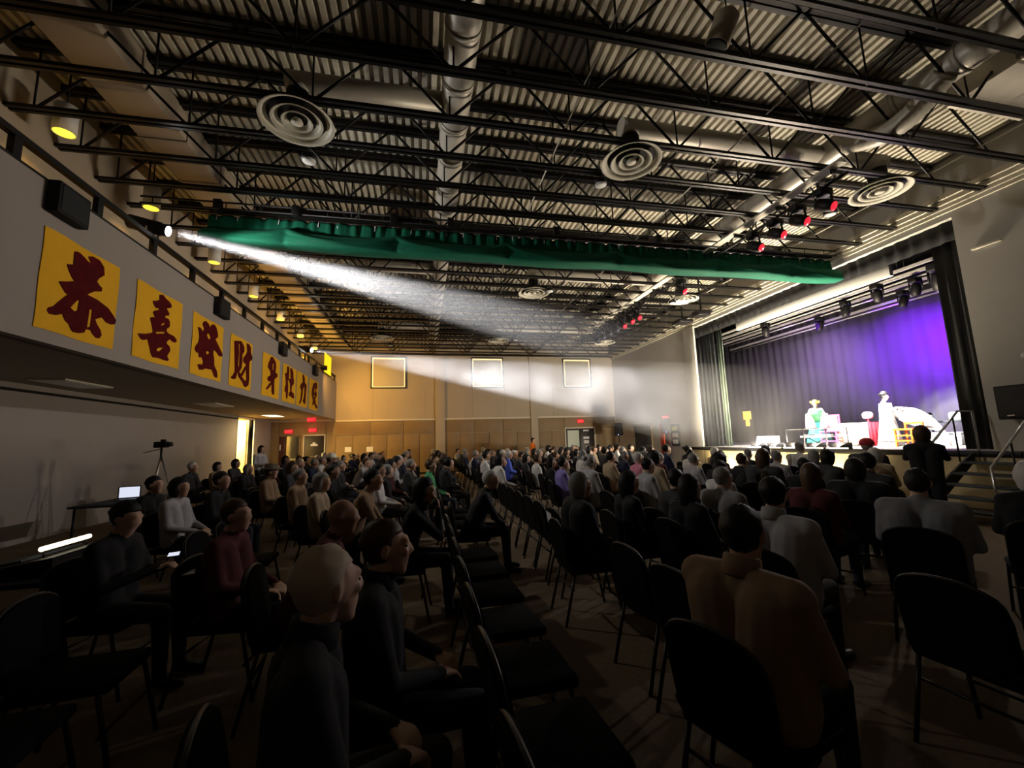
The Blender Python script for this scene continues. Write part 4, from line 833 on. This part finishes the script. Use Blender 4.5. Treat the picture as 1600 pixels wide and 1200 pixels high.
# ------------------------------------------------------------------ individuals seen in the photograph
hatmat = None
M_beigeskin = mat('skin_bald', (.42, .25, .17), .45)
def seat_for(x, y, face, what):
    chair(x-.0, y, face, 'black chair under the '+what, y < 6)
IND = [
 # x, y (head), facing, body, scale, skin, top, hair, hair colour, what
 (-.16, 2.05, .05, 'man_hi', .985, 1, 'black', 'short', 'brown', 'man in profile with short brown hair in the dark foreground'),
 (-.30, 1.52, .25, 'turn_hi', 1.0, 3, 'black', 'short', 'pale', 'person with a pale rounded cap of hair in the foreground beside the man in profile'),
 (-.55, 3.2, .1, 'lean', 1.0, 2, 'maroon', None, None, 'bald man leaning forward in the dark left foreground'),
 (.02, 4.4, -.05, 'chin', 1.0, 0, 'black', 'bob', 'black', 'woman with dark hair resting her chin on her hand'),
 (.15, 8.4, -.1, 'lap', .99, 1, 'green', 'short', 'brown', 'person in a bright green shirt near the middle'),
 (-.25, 9.3, -.1, 'cross', .99, 1, 'charcoal', 'short', 'grey', 'grey-haired person just behind the green shirt'),
 (-.72, 7.39, 0, 'lap', 1.0, 1, 'white', 'short', 'black', 'black-haired man in a white shirt left of the green shirt'),
 (-.6, 5.51, .05, 'lean', 1.05, 0, 'tan', 'short', 'black', 'man in a tan jacket leaning forward left of the chin-resting woman'),
 (-1.31, 6.06, -.1, 'lap', .97, 1, 'beige', 'bob', 'grey', 'grey-haired woman in a beige fleece on the left'),
 (-1.88, 7.21, -.1, 'lap', .98, 1, 'tan', 'short', 'grey', 'grey-haired man in a tan top on the left'),
 (-2.73, 9.86, -.1, 'lap', 1.0, 1, 'charcoal', 'long', 'brown', 'brown-haired woman in front of the dark doors on the left'),
 (.87, 5.48, -.1, 'lean', .99, 1, 'black', 'crop', 'white', 'man with thin pale hair leaning forward by the empty chairs'),
 (2.6, 7.62, -.05, 'lap', .98, 1, 'purple', 'short', 'black', 'person in a lilac purple shirt in the middle rows'),
 (1.52, 3.95, .0, 'wide', .98, 1, 'black', 'bob', 'grey', 'large person with dome-shaped dark grey hair amid the empty chairs'),
 (4.24, 7.76, -.05, 'lap', 1.0, 1, 'pink', 'short', 'white', 'white-haired person in a pink shirt'),
 (3.48, 6.08, -.05, 'lap', .98, 1, 'light grey', 'short', 'black', 'black-haired man with a pale collar behind the pink shirt'),
 (3.97, 6.7, 0, 'wide', 1.03, 1, 'beige', 'afro', 'black', 'broad person with full black hair and a pale top'),
 (2.18, 4.21, 0, 'lap', .96, 1, 'black', 'long', 'black', 'woman with long dark hair left of the pair in the middle foreground'),
 (2.5, 3.62, .1, 'lap', .95, 0, 'black', 'long', 'black', 'dark long-haired woman, nearest of the three middle foreground heads'),
 (2.72, 4.18, .1, 'turn', .97, 1, 'charcoal', 'short', 'black', 'dark-haired man, rightmost of the three middle foreground heads'),
 (3.15, 3.98, .15, 'wide', .97, 1, 'grey', 'short', 'grey', 'grey-haired man in a grey shirt with his back turned, beside the white sheet'),
 (4.53, 5.76, .1, 'lap', 1.0, 1, 'black', 'afro', 'black', 'person with round black hair and dark top left of the added footlights'),
 (2.46, 2.6, .35, 'tee_hi', 1.0, 1, 'light grey', 'short', 'black', 'man in a light grey printed T-shirt seen from behind'),
 (8.25, 7.85, .1, 'wide', 1.06, 1, 'white', 'short', 'grey', 'grey-haired man in a white shirt sitting by the stage front'),
 (4.84, 3.92, .5, 'wide', .99, 1, 'black', 'bob', 'black', 'left one of two dark rim-lit heads before the stage'),
 (5.45, 4.25, .5, 'lap', 1.02, 1, 'charcoal', 'short', 'black', 'right one of two dark rim-lit heads before the stage'),
 (4.0, 3.7, .3, 'lap', .98, 1, 'maroon', 'long', 'brown', 'woman with long rim-lit brown hair seen from behind'),
 (5.25, 4.95, .3, 'lap', .96, 1, 'black', 'short', 'black', 'person with small round black head below the stage rail'),
 (3.97, 2.72, .45, 'wide', .99, 1, 'grey', 'crop', 'black', 'broad man in a pale grey shirt with rim-lit bald-cropped head on the right'),
 (5.07, 2.62, .6, 'lap', 1.0, 1, 'black', 'bob', 'white', 'white-haired person in black at the right edge'),
 (1.4, 1.67, .3, 'tee_hi', 1.0, 0, 'tan', 'short', 'black', 'man in a tan collared shirt from behind, in the right foreground'),
 (-3.65, 6.82, -.1, 'lap', .98, 1, 'black', 'short', 'black', 'dark-haired person beside the laptop glow on the left'),
 (-3.01, 6.15, -.1, 'lap', .98, 1, 'light grey', 'bob', 'black', 'person in a pale grey top near the tripod'),
 (-2.79, 6.75, -.1, 'lap', 1.0, 1, 'black', 'short', 'black', 'black-haired man in front of the lit passage door'),
 (-1.35, 3.53, -.1, 'lap', .96, 1, 'maroon', 'short', 'brown', 'brown-haired person in maroon in the dark left foreground'),
 (-2.18, 3.76, -.1, 'phone', .97, 1, 'black', 'short', 'black', 'person holding a lit phone in the dark left foreground'),
 (5.3, 5.72, .2, 'wide', 1.04, 1, 'charcoal', 'long', 'brown', 'tall person with long hair against the bright stage front'),
 (4.95, 7.0, .1, 'lap', .98, 1, 'light grey', 'short', 'grey', 'grey-haired person in pale grey left of the black round hair'),
 (6.35, 10.1, -.1, 'lap', 1.06, 1, 'navy', 'short', 'black', 'tall black-haired person in navy facing the stage'),
 (2.55, 12.5, -.2, 'lap', 1.0, 1, 'blue', 'short', 'white', 'white-haired person in a bright blue top in the middle rows'),
 (3.9, 4.95, .1, 'lap', .97, 1, 'white', 'short', 'black', 'black-haired person in a white shirt before the added footlights'),
 (6.4, 6.6, .2, 'lap', .99, 1, 'light grey', 'crop', 'grey', 'short grey-haired person in pale grey before the stage rail'),
]
for x, y, fc, key, sc, sk, top, hr, hcol, what in IND:
    hx = BODIES[key][1].x*sc; px, py = x-hx*math.cos(fc), y-hx*math.sin(fc)
    tm = None
    person(px, py, fc, key, sc, sk, top, hr, hcol, what, None, hash(what[:3]) % 3 if False else int(abs(x*7)) % 3)
    seat_for(px, py, fc, ' '.join(what.split()[:11]))
hatmat = cmat((.45, .04, .05))
person(8.45, 6.55, .25, 'wide', 1.09, 1, 'charcoal', 'crop', 'grey', 'man in a red cap and dark jacket sitting close to the stage', None, 0, None, 'cap'); chair(8.45, 6.55, .25, 'black padded stacking chair under the man in the red cap', False)
hatmat = cmat((.12, .09, .06))
person(-2.71, 8.5, -.1, 'lap', 1.0, 1, 'tan', 'short', 'black', 'man in a wide-brimmed hat and tan coat on the left', None, 0, None, 'hat'); chair(-2.71, 8.5, -.1, 'black padded stacking chair under the man in the wide-brimmed hat', False)
hatmat = cmat((.7, .66, .55))
person(-2.2, 11.1, -.1, 'lap', 1.09, 1, 'tan', 'short', 'black', 'man in a pale cap before the far left panels', None, 0, None, 'cap'); chair(-2.2, 11.1, -.1, 'black padded stacking chair under the man in the pale cap', False)
# standing people
person(-5.3, 15.5, -.6, 'fold', 1.0, 3, 'white', 'long', 'black', 'woman in a white blouse standing by the lit passage door with folded arms')
person(5.25, 19.8, -.6, 'stand', 1.0, 1, 'orange', 'short', 'black', 'attendant in an orange vest standing at the far wall')
pg = person(7.3, 4.85, .55, 'camera', .97, 1, 'black', 'bob', 'brown', 'photographer in black standing below the stage with a raised camera')
c = thing('camera', 'small black camera raised by the photographer before the stage', 'camera', (7.3+.29, 4.85+.16, 1.46), .55)
MB().bbox(-.03, .03, -.065, .065, 0, .085, .01).obj('body', M_black, c); MB().lathe([(.03, .03), (.034, .10), (.028, .105), (0, .10)], 16, (0, 0, .04), 'X').obj('lens', M_black, c)
MB().box(-.034, -.03, -.05, .05, .012, .072).obj('screen', M_screen, c)
tee = MB()

# ------------------------------------------------------------------ the rest of the audience, row by row
ROWS = [7.3-1.17*k for k in range(12)]
TOPS = ['black', 'charcoal', 'navy', 'maroon', 'grey', 'black', 'white', 'light grey', 'charcoal', 'beige', 'navy', 'tan', 'charcoal', 'black', 'white', 'black']
rnd = random.Random(21)
def free(x, y, lst, d): return all((x-a)**2+(y-b)**2 > d*d for a, b in lst)
for ri, xb in enumerate(ROWS):
    si = 0; y = 20.6
    while y > .9:
        x = xb+.24
        if 11.6 < y < 12.5: y -= .6; continue
        near = y < 7.5
        # who sits where: full at the far side and close to the stage, empty chairs in the near middle rows
        if xb > 6.5: p = .92 if y > 5.6 else 0
        elif xb > 3.5: p = .92 if y > 5.2 else .35
        elif xb > 2.2: p = .92 if y > 6.3 else .0
        elif xb > 1.0: p = .75 if y > 8.6 else .0
        elif xb > -.2: p = .88 if y > 7.6 else .0
        elif xb > -2.4: p = .9 if y > 7.0 else .0
        else: p = .88 if y > 8.0 else .0
        if xb < -4.6 and y > 14: p = 0
        if xb < -3.0 and y < 10.5: p = 0
        d2 = x*x+y*y
        ok = free(x, y, PEOPLE, .60) and free(x, y, CHAIRS, .56) and d2 > 1.3 and not (x > 5.2 and y < 4.2) and not (math.hypot(x-7.3, y-4.85) < .8) and not (xb < -4.0 and y < 10.5) and math.hypot(x+3.05, y-4.4) > .85
        if ok:
            si += 1; face = max(-.45, min(.5, math.atan2(9.3-y, 14.5-x)*.55))+rnd.uniform(-.08, .08)
            pos = '%s row from stage, %s seat from far wall' % (ORD[ri], ORD[si-1])
            chair(x, y, face*.3, 'black stacking chair, '+pos, near)
            if rnd.random() < p:
                key = rnd.choice(['lap', 'lap', 'cross', 'turn', 'lean', 'wide', 'phone', 'lap']); tp = rnd.choice(TOPS); hk = rnd.choice(['short', 'short', 'bob', 'long', 'crop', 'bun', 'short', 'bob'])
                hcl = rnd.choice(['black', 'black', 'black', 'grey', 'white', 'brown', 'grey']); s = rnd.uniform(.93, 1.04)
                person(x-.02, y+rnd.uniform(-.05, .05), face, key, s, rnd.randrange(4), tp, hk, hcl, '%s-haired spectator in %s, %s' % (hcl, tp, pos), 'seated audience', rnd.randrange(3))
        y -= .57
# ================================================================== PERFORMERS AND STAGE PROPS
def robe(mb, pts, rs, n=20, flare=.04):
    """a hanging robe: rings with folds"""
    vs = []; fs = []
    for i, (p, r) in enumerate(zip(pts, rs)):
        fo = flare*i/(len(pts)-1)
        for k in range(n):
            t = 2*PI*k/n; rr = r*(1+fo*2*math.sin(k*PI)+fo*(1 if k % 2 else -1)); vs.append((p[0]+rr*math.cos(t)*.85, p[1]+rr*math.sin(t), p[2]))
    for i in range(len(pts)-1):
        for k in range(n): fs.append((i*n+k, i*n+(k+1) % n, (i+1)*n+(k+1) % n, (i+1)*n+k))
    fs.append(tuple(range(n))); fs.append(tuple(reversed(range((len(pts)-1)*n, len(pts)*n)))); return mb.add(vs, fs, True)
M_wsilk = mat('white_silk', (.82, .80, .76), .5); M_teal = mat('teal_silk', (.08, .50, .42), .5); M_gold = mat('gold_headdress', (.85, .62, .14), .35, .3); M_dgreen = mat('green_silk', (.10, .45, .16), .5)
# performer bending forward with gold headdress
PB = standing('sleeves', .2, .35)
pm1 = body_mesh('perf1', PB, .014)
t = person(12.95, 11.55, PI+.75, 'perf1', .86, 1, 'white', 'bun', 'black', 'opera performer in gold headdress, white sleeves and teal robe, left on stage', None, 0, M_wsilk, z=DECK)
robe(MB(), [(0, 0, 1.0), (.0, 0, .8), (0, 0, .45), (.02, 0, .02)], [.17, .24, .33, .43]).obj('robe', M_teal, t)
robe(MB(), [(.02, 0, 1.36), (.02, 0, 1.15), (.02, 0, .95)], [.2, .21, .20], flare=.02).obj('jacket', M_dgreen, t)
for s in (-1, 1): robe(MB(), [(.16, .27*s, 1.24), (.28, .24*s, 1.05), (.34, .22*s, .68)], [.07, .13, .17]).obj('sleeve', M_wsilk, t)
hd = MB().lathe([(.11, 0), (.13, .05), (.10, .10), (.05, .16), (0, .17)], 18, (0, 0, 1.63)); hd.ell((.0, .13, 1.70), (.05, .04, .05)); hd.ell((0, -.13, 1.70), (.05, .04, .05)); hd.obj('headdress', M_gold, t)
# performer in white, long water sleeve
PB = standing('sleeves', -.1, .1); body_mesh('perf2', PB, .014)
t = person(13.0, 9.42, -1.1, 'perf2', .88, 3, 'white', 'bun', 'black', 'opera performer in a long white robe with black hair and headdress, right on stage', None, 0, M_wsilk, z=DECK)
robe(MB(), [(0, 0, 1.38), (0, 0, 1.15), (.0, 0, .9), (0, 0, .45), (.0, 0, .02)], [.19, .21, .22, .30, .38]).obj('robe', M_wsilk, t)
MB().lathe([(.09, 0), (.11, .03), (.06, .10), (0, .11)], 16, (0, 0, 1.68)).obj('headdress', M_chrome, t)
def sleeve():
    vs = []; fs = []; n = 24
    for sd in (0, 1):
        for i in range(n+1):
            s = i/n; x = .10+1.2*s; zt = 1.20+.10*math.sin(s*PI*.6)-.95*s**3.0; zb = zt-.16-.42*math.sin(min(1, s*1.1)*PI)**.8
            for q in (0, .33, .66, 1): vs.append((x, .16+.05*math.sin(s*9+q*3)+.03*sd, zt+(max(zb, .12)-zt)*q))
    N = (n+1)*4
    for i in range(n):
        for j in range(3): a = i*4+j; fs.append((a, a+4, a+5, a+1)); fs.append((N+a, N+a+1, N+a+5, N+a+4))
        fs.append((i*4, N+i*4, N+i*4+4, i*4+4)); fs.append((i*4+3, i*4+7, N+i*4+7, N+i*4+3))
    return MB().add(vs, fs, True)
o = sleeve().obj('water_sleeve', M_wsilk, t)
# table with red cloth
t = thing('stage_table', 'table under a red cloth with a pale embroidered front on the stage', 'table', (13.1, 10.25, DECK), -.1)
MB().bbox(-.3, .3, -.50, .50, .66, .70, .01).obj('table_top', M_red, t)
pleats(MB(), (-.32, -.52), (-.32, .52), .02, .70, .012, .12).obj('front_cloth', mat('pale_brocade', (.75, .50, .36), .6, noise=.3, nscale=9), t)
pleats(MB(), (-.32, -.52), (.3, -.52), .02, .70, .012, .12).obj('side_cloth', M_red, t); pleats(MB(), (.3, .52), (-.32, .52), .02, .70, .012, .12).obj('side_cloth', M_red, t)
for a in (-.26, .26):
    for b in (-.44, .44): MB().box(a-.025, a+.025, b-.025, b+.025, 0, .66).obj('leg', M_orange, t)
t = thing('headdress_stand', 'round pink-white hat on a small stand on the red stage table', 'hat', (13.1, 10.02, DECK+.705))
MB().lathe([(.06, 0), (.02, .03), (.02, .10), (.05, .11)], 14).obj('stand', M_red, t); MB().lathe([(.10, .11), (.13, .16), (.13, .26), (.08, .31), (0, .32)], 18).obj('hat', mat('pink_white', (.8, .5, .5), .5), t)
def stage_chair(loc, rz, m, cloth, lab, hb=1.0):
    t = thing('stage_chair', lab, 'chair', loc, rz)
    for a in (-.2, .2):
        for b in (-.2, .2): MB().box(a-.022, a+.022, b-.022, b+.022, 0, .46 if a > 0 else hb).obj('leg', m, t)
    MB().bbox(-.24, .24, -.24, .24, .44, .49, .01).obj('seat', m, t)
    for z in (.16, .30): MB().box(.185, .215, -.2, .2, z-.018, z+.018).obj('stretcher', m, t)
    for b in (-.2, .2): MB().box(-.2, .2, b-.015, b+.015, .16, .19).obj('stretcher', m, t)
    MB().box(-.22, -.18, -.22, .22, hb-.06, hb).obj('top_rail', m, t)
    if hb > .8: MB().box(-.215, -.19, -.15, .15, .5, hb-.06).obj('back_panel', cloth, t)
stage_chair((12.75, 10.95, DECK), PI+.4, M_pink, M_wsilk, 'pink-framed chair with white back panel beside the stage table')
stage_chair((12.75, 8.75, DECK), PI, M_orange, M_red, 'low orange lacquered chair beside the white-robed performer', .66)
# props at the right of the stage
t = thing('prop_table', 'dark side table carrying props at the right of the stage', 'table', (14.2, 8.65, DECK), .1)
MB().bbox(-.3, .3, -.65, .65, .62, .67, .01).obj('table_top', M_greyleg, t)
for a in (-.26, .26):
    for b in (-.6, .6): MB().box(a-.02, a+.02, b-.02, b+.02, 0, .62).obj('leg', M_greyleg, t)
t = thing('prop_case', 'grey bag slumped on the prop table', 'bag', (14.2, 8.35, DECK+.67)); MB().bbox(-.2, .2, -.28, .28, 0, .22, .05).obj('body', M_grey, t); MB().tube([(0, -.1, .2), (0, -.06, .32), (0, .06, .32), (0, .1, .2)], .015, 6).obj('handle', M_greyleg, t)
t = thing('prop_lantern', 'small dark lantern on the prop table', 'lantern', (14.1, 9.1, DECK+.67))
MB().lathe([(.07, 0), (.08, .02), (.08, .04), (.06, .05)], 12).obj('base', M_black, t); MB().lathe([(.055, .05), (.07, .12), (.055, .2)], 12).obj('shade', M_grey, t); MB().lathe([(.07, .2), (.03, .25), (0, .26)], 12).obj('cap', M_black, t)
t = thing('prop_box', 'white box standing on the stage floor under the prop table', 'box', (14.05, 8.7, DECK)); MB().bbox(-.15, .15, -.35, .35, 0, .3, .01).obj('body', M_white, t); MB().bbox(-.16, .16, -.36, .36, .3, .35, .01).obj('lid', M_white, t)
t = thing('floor_monitor', 'white wedge floor monitor at the left of the stage', 'speaker', (12.6, 13.35, DECK), .3)
MB().add([(-.25, -.32, 0), (.25, -.32, 0), (.25, -.32, .36), (-.1, -.32, .36), (-.25, .32, 0), (.25, .32, 0), (.25, .32, .36), (-.1, .32, .36)], [(0, 1, 2, 3), (7, 6, 5, 4), (0, 4, 5, 1), (1, 5, 6, 2), (2, 6, 7, 3), (3, 7, 4, 0)]).obj('cabinet', M_white, t)
MB().add([(-.225, -.26, .03), (-.105, -.26, .32), (-.105, .26, .32), (-.225, .26, .03), (-.235, -.26, .035), (-.115, -.26, .325), (-.115, .26, .325), (-.235, .26, .035)], [(0, 1, 2, 3), (7, 6, 5, 4), (0, 4, 5, 1), (1, 5, 6, 2), (2, 6, 7, 3), (3, 7, 4, 0)]).obj('grille', M_grey, t)
tag(MB().box(11.98, 12.0, 13.35, 13.72, 2.15, 2.46).box(11.978, 11.998, 13.45, 13.62, 1.9, 2.15).obj('orange_notice', mat('orange_paper', (.85, .36, .06), .7)), 'orange T-shaped paper notice at the left side of the stage', 'notice')
# rail at the stage front with instrument
t = thing('stage_rail', 'thin dark metal rail on posts at the stage front', 'railing', (XAP+.25, 9.95, DECK))
MB().tube([(0, -.95, .56), (0, .95, .56)], .018, 6).obj('rail', M_black, t)
for y in (-.95, -.35, .35, .95): MB().tube([(0, y, 0), (0, y, .56)], .016, 6).obj('post', M_black, t)
t = thing('keyboard', 'dark keyboard instrument on a stand behind the stage rail', 'keyboard', (11.35, 10.2, DECK))
MB().bbox(-.12, .12, -.45, .45, .30, .38, .015).obj('body', M_greyleg, t); MB().box(.02, .11, -.42, .42, .38, .392).obj('keys', M_white, t)
MB().tube([(0, -.3, 0), (0, .3, .3)], .015, 6).obj('stand', M_black, t); MB().tube([(0, .3, 0), (0, -.3, .3)], .015, 6).obj('stand', M_black, t)
# stairs beside the stage
t = thing('stage_stairs', 'dark open stairs with bent metal handrails at the right end of the stage', 'stairs', (9.15, 5.75, 0))
for i in range(5):
    z = DECK*(i+1)/6; x = .30*i; MB().bbox(x, x+.31, -.55, .55, z-.04, z, .006).obj('tread', M_greyleg, t)
for y in (-.57, .57): MB().add([(0, y-.02, .0), (.25, y-.02, 0), (1.6, y-.02, .95), (1.6, y-.02, 1.13), (0, y-.02, .2), (0, y+.02, .0), (.25, y+.02, 0), (1.6, y+.02, .95), (1.6, y+.02, 1.13), (0, y+.02, .2)], [(0, 1, 2, 3, 4), (9, 8, 7, 6, 5), (0, 5, 6, 1), (1, 6, 7, 2), (2, 7, 8, 3), (3, 8, 9, 4), (4, 9, 5, 0)]).obj('stringer', M_greyleg, t)
for y in (-.55, .55):
    MB().tube([(.05, y, 0), (.05, y, .95), (1.35, y, 1.95), (1.75, y, 1.95), (1.75, y, DECK)], .022, 8).obj('handrail', M_chrome, t)
    for x in (.6, 1.2): MB().tube([(x, y, DECK*(x/.3+1)/6), (x, y, .95+(x-.05)*.77)], .016, 6).obj('baluster', M_black, t)
# loudspeakers on stands near the far right corner
for (x, y, z, lab) in ((10.2, 20.6, 1.72, 'black loudspeaker on a pole beside the far double door'), (10.55, 16.7, 1.75, 'black loudspeaker on a pole left of the stage opening')):
    t = thing('speaker_stand', lab.replace('loudspeaker on a pole', 'tripod pole of the loudspeaker'), 'stand', (x, y, 0))
    MB().tube([(0, 0, .1), (0, 0, z)], .02, 8).obj('pole', M_black, t)
    for a in range(3): MB().tube([(0, 0, .55), (.38*math.cos(a*2.1), .38*math.sin(a*2.1), .015)], .014, 6).obj('leg', M_black, t)
    t = thing('loudspeaker', lab, 'speaker', (x, y, z), -2.2)
    MB().bbox(-.17, .17, -.2, .2, 0, .66, .03).obj('cabinet', M_matte, t); MB().bbox(.165, .18, -.17, .17, .04, .62, .005).obj('grille', M_grille, t); MB().box(.18, .184, -.02, .02, .03, .05).obj('power_light', mat('blue_led', (.1, .1, 1), .5, emit=(.35, .4, 1), estr=6), t)
tag(pleats(MB(), (10.9, 17.4), (11.0, 17.9), .4, 2.2, .03, .14).obj('red_cloth', mat('rust_cloth', (.45, .06, .03), .8)), 'rust red cloth hanging by the exit left of the stage', 'cloth')
t = thing('notice_board', 'dark board with pale notices beside the rust red cloth', 'notice board', (XR-.04, 17.0, 1.75)); MB().box(-.02, .0, -.3, .3, -.6, .4).obj('board', M_greyleg, t)
for z, m in ((.2, mat('lime_paper', (.55, .6, .1), .7)), (-.1, M_paper), (-.4, M_paper)): MB().box(-.026, -.02, -.2, .2, z-.09, z+.09).obj('sheet', m, t)
# sheets of paper on chair backs, phones
taken = []
for i, (x, y) in enumerate(((1.75, 4.3), (3.0, 4.2), (.62, 4.9))):
    c = min((c for c in CHAIRS if c not in taken and free(c[0], c[1], PEOPLE, .25)), key=lambda c: (c[0]-x)**2+(c[1]-y)**2); taken.append(c)
    o = MB().box(-.001, .001, -.075, .075, -.10, .10).obj('programme_sheet', M_paper); o.location = (c[0]-.300, c[1]+.02, .74); o.rotation_euler = (.08, -.18, .05)
    tag(o, ['white programme sheet on the back of an empty chair by the dome-haired person', 'white programme sheet on a chair back behind the grey-shirted man', 'white programme sheet on a chair back past the chin-resting woman'][i], 'paper', 'programme sheets')
# tripod with camcorder, desk and laptop by the left wall
t = thing('camcorder_tripod', 'pale tripod by the left wall carrying a camcorder', 'tripod', (-5.55, 10.5, 0))
for a in range(3): MB().tube([(0, 0, 1.55), (.42*math.cos(a*2.09+.4), .42*math.sin(a*2.09+.4), .01)], .016, 6).obj('leg', M_chrome, t)
MB().tube([(0, 0, 1.45), (0, 0, 1.72)], .022, 8).obj('column', M_black, t); MB().tube([(0, 0, 1.70), (-.28, -.1, 1.62)], .012, 6).obj('pan_handle', M_chrome, t)
t = thing('camcorder', 'black camcorder on the tripod by the left wall', 'camcorder', (-5.55, 10.5, 1.72), -.1)
MB().bbox(-.14, .12, -.06, .06, 0, .13, .015).obj('body', M_black, t); MB().lathe([(.045, .1), (.05, .2), (0, .2)], 14, (0, 0, .07), 'X').obj('lens', M_black, t); MB().bbox(-.02, .08, -.03, .03, .13, .18, .01).obj('handle', M_black, t); MB().box(-.145, -.14, -.02, .02, .03, .06).obj('screen', M_screen, t)
t = thing('folding_table', 'low dark table by the left wall under the laptop', 'table', (-5.6, 9.6, 0)); MB().bbox(-.4, .4, -.8, .8, .70, .74, .01).obj('table_top', M_greyleg, t)
for a in (-.35, .35):
    for b in (-.7, .7): MB().tube([(a, b, 0), (a, b, .7)], .018, 6).obj('leg', M_black, t)
t = thing('laptop', 'open laptop with a glowing white screen on the table by the left wall', 'laptop', (-5.55, 9.55, .74), 1.9)
MB().bbox(-.12, .12, -.17, .17, 0, .018, .005).obj('base', M_black, t); lid = MB().bbox(.115, .13, -.17, .17, .018, .25, .004).obj('lid', M_black, t); MB().box(.112, .115, -.15, .15, .04, .235).obj('screen', M_screen, lid)
t = thing('mixing_desk', 'sound desk under a glowing strip lamp in the dark left foreground', 'mixing desk', (-3.1, 4.43, 0), 0)
MB().bbox(-.4, .4, -.55, .55, .68, .72, .01).obj('table_top', M_matte, t); MB().add([(-.3, -.4, .72), (.3, -.4, .72), (.3, -.4, .86), (-.3, -.4, .76), (-.3, .4, .72), (.3, .4, .72), (.3, .4, .86), (-.3, .4, .76)], [(0, 1, 2, 3), (7, 6, 5, 4), (0, 4, 5, 1), (1, 5, 6, 2), (2, 6, 7, 3), (3, 7, 4, 0)]).obj('console', M_black, t)
for a in (-.34, .34):
    for b in (-.5, .5): MB().box(a-.02, a+.02, b-.02, b+.02, 0, .68).obj('leg', M_black, t)
sl = MB().tube([(.11, -.25, .90), (.11, .25, .90)], .020, 8).obj('strip_lamp', M_strip, t); [MB().tube([(.11, q*.22, .80), (.11, q*.22, .89)], .008, 5).obj('lamp_arm', M_black, t) for q in (-1, 1)]
for k in range(8): MB().box(-.2+.03*k, -.185+.03*k, -.3, .3, .785+.005*k, .80+.005*k).obj('fader_row', M_greyleg, t)
for i, (x, y, z) in enumerate(((-1.86, 3.78, .86), (-1.6, 3.45, .80))):
    t = thing('phone', ['lit phone held by the person in the dark left foreground', 'pale phone lying on a seat in the dark left foreground'][i], 'phone', (x, y, z), .4); MB().bbox(-.038, .038, -.075, .075, 0, .009, .004).obj('body', M_black, t); MB().box(-.034, .034, -.07, .07, .0091, .0098).obj('screen', M_screen if i == 0 else M_paper, t)
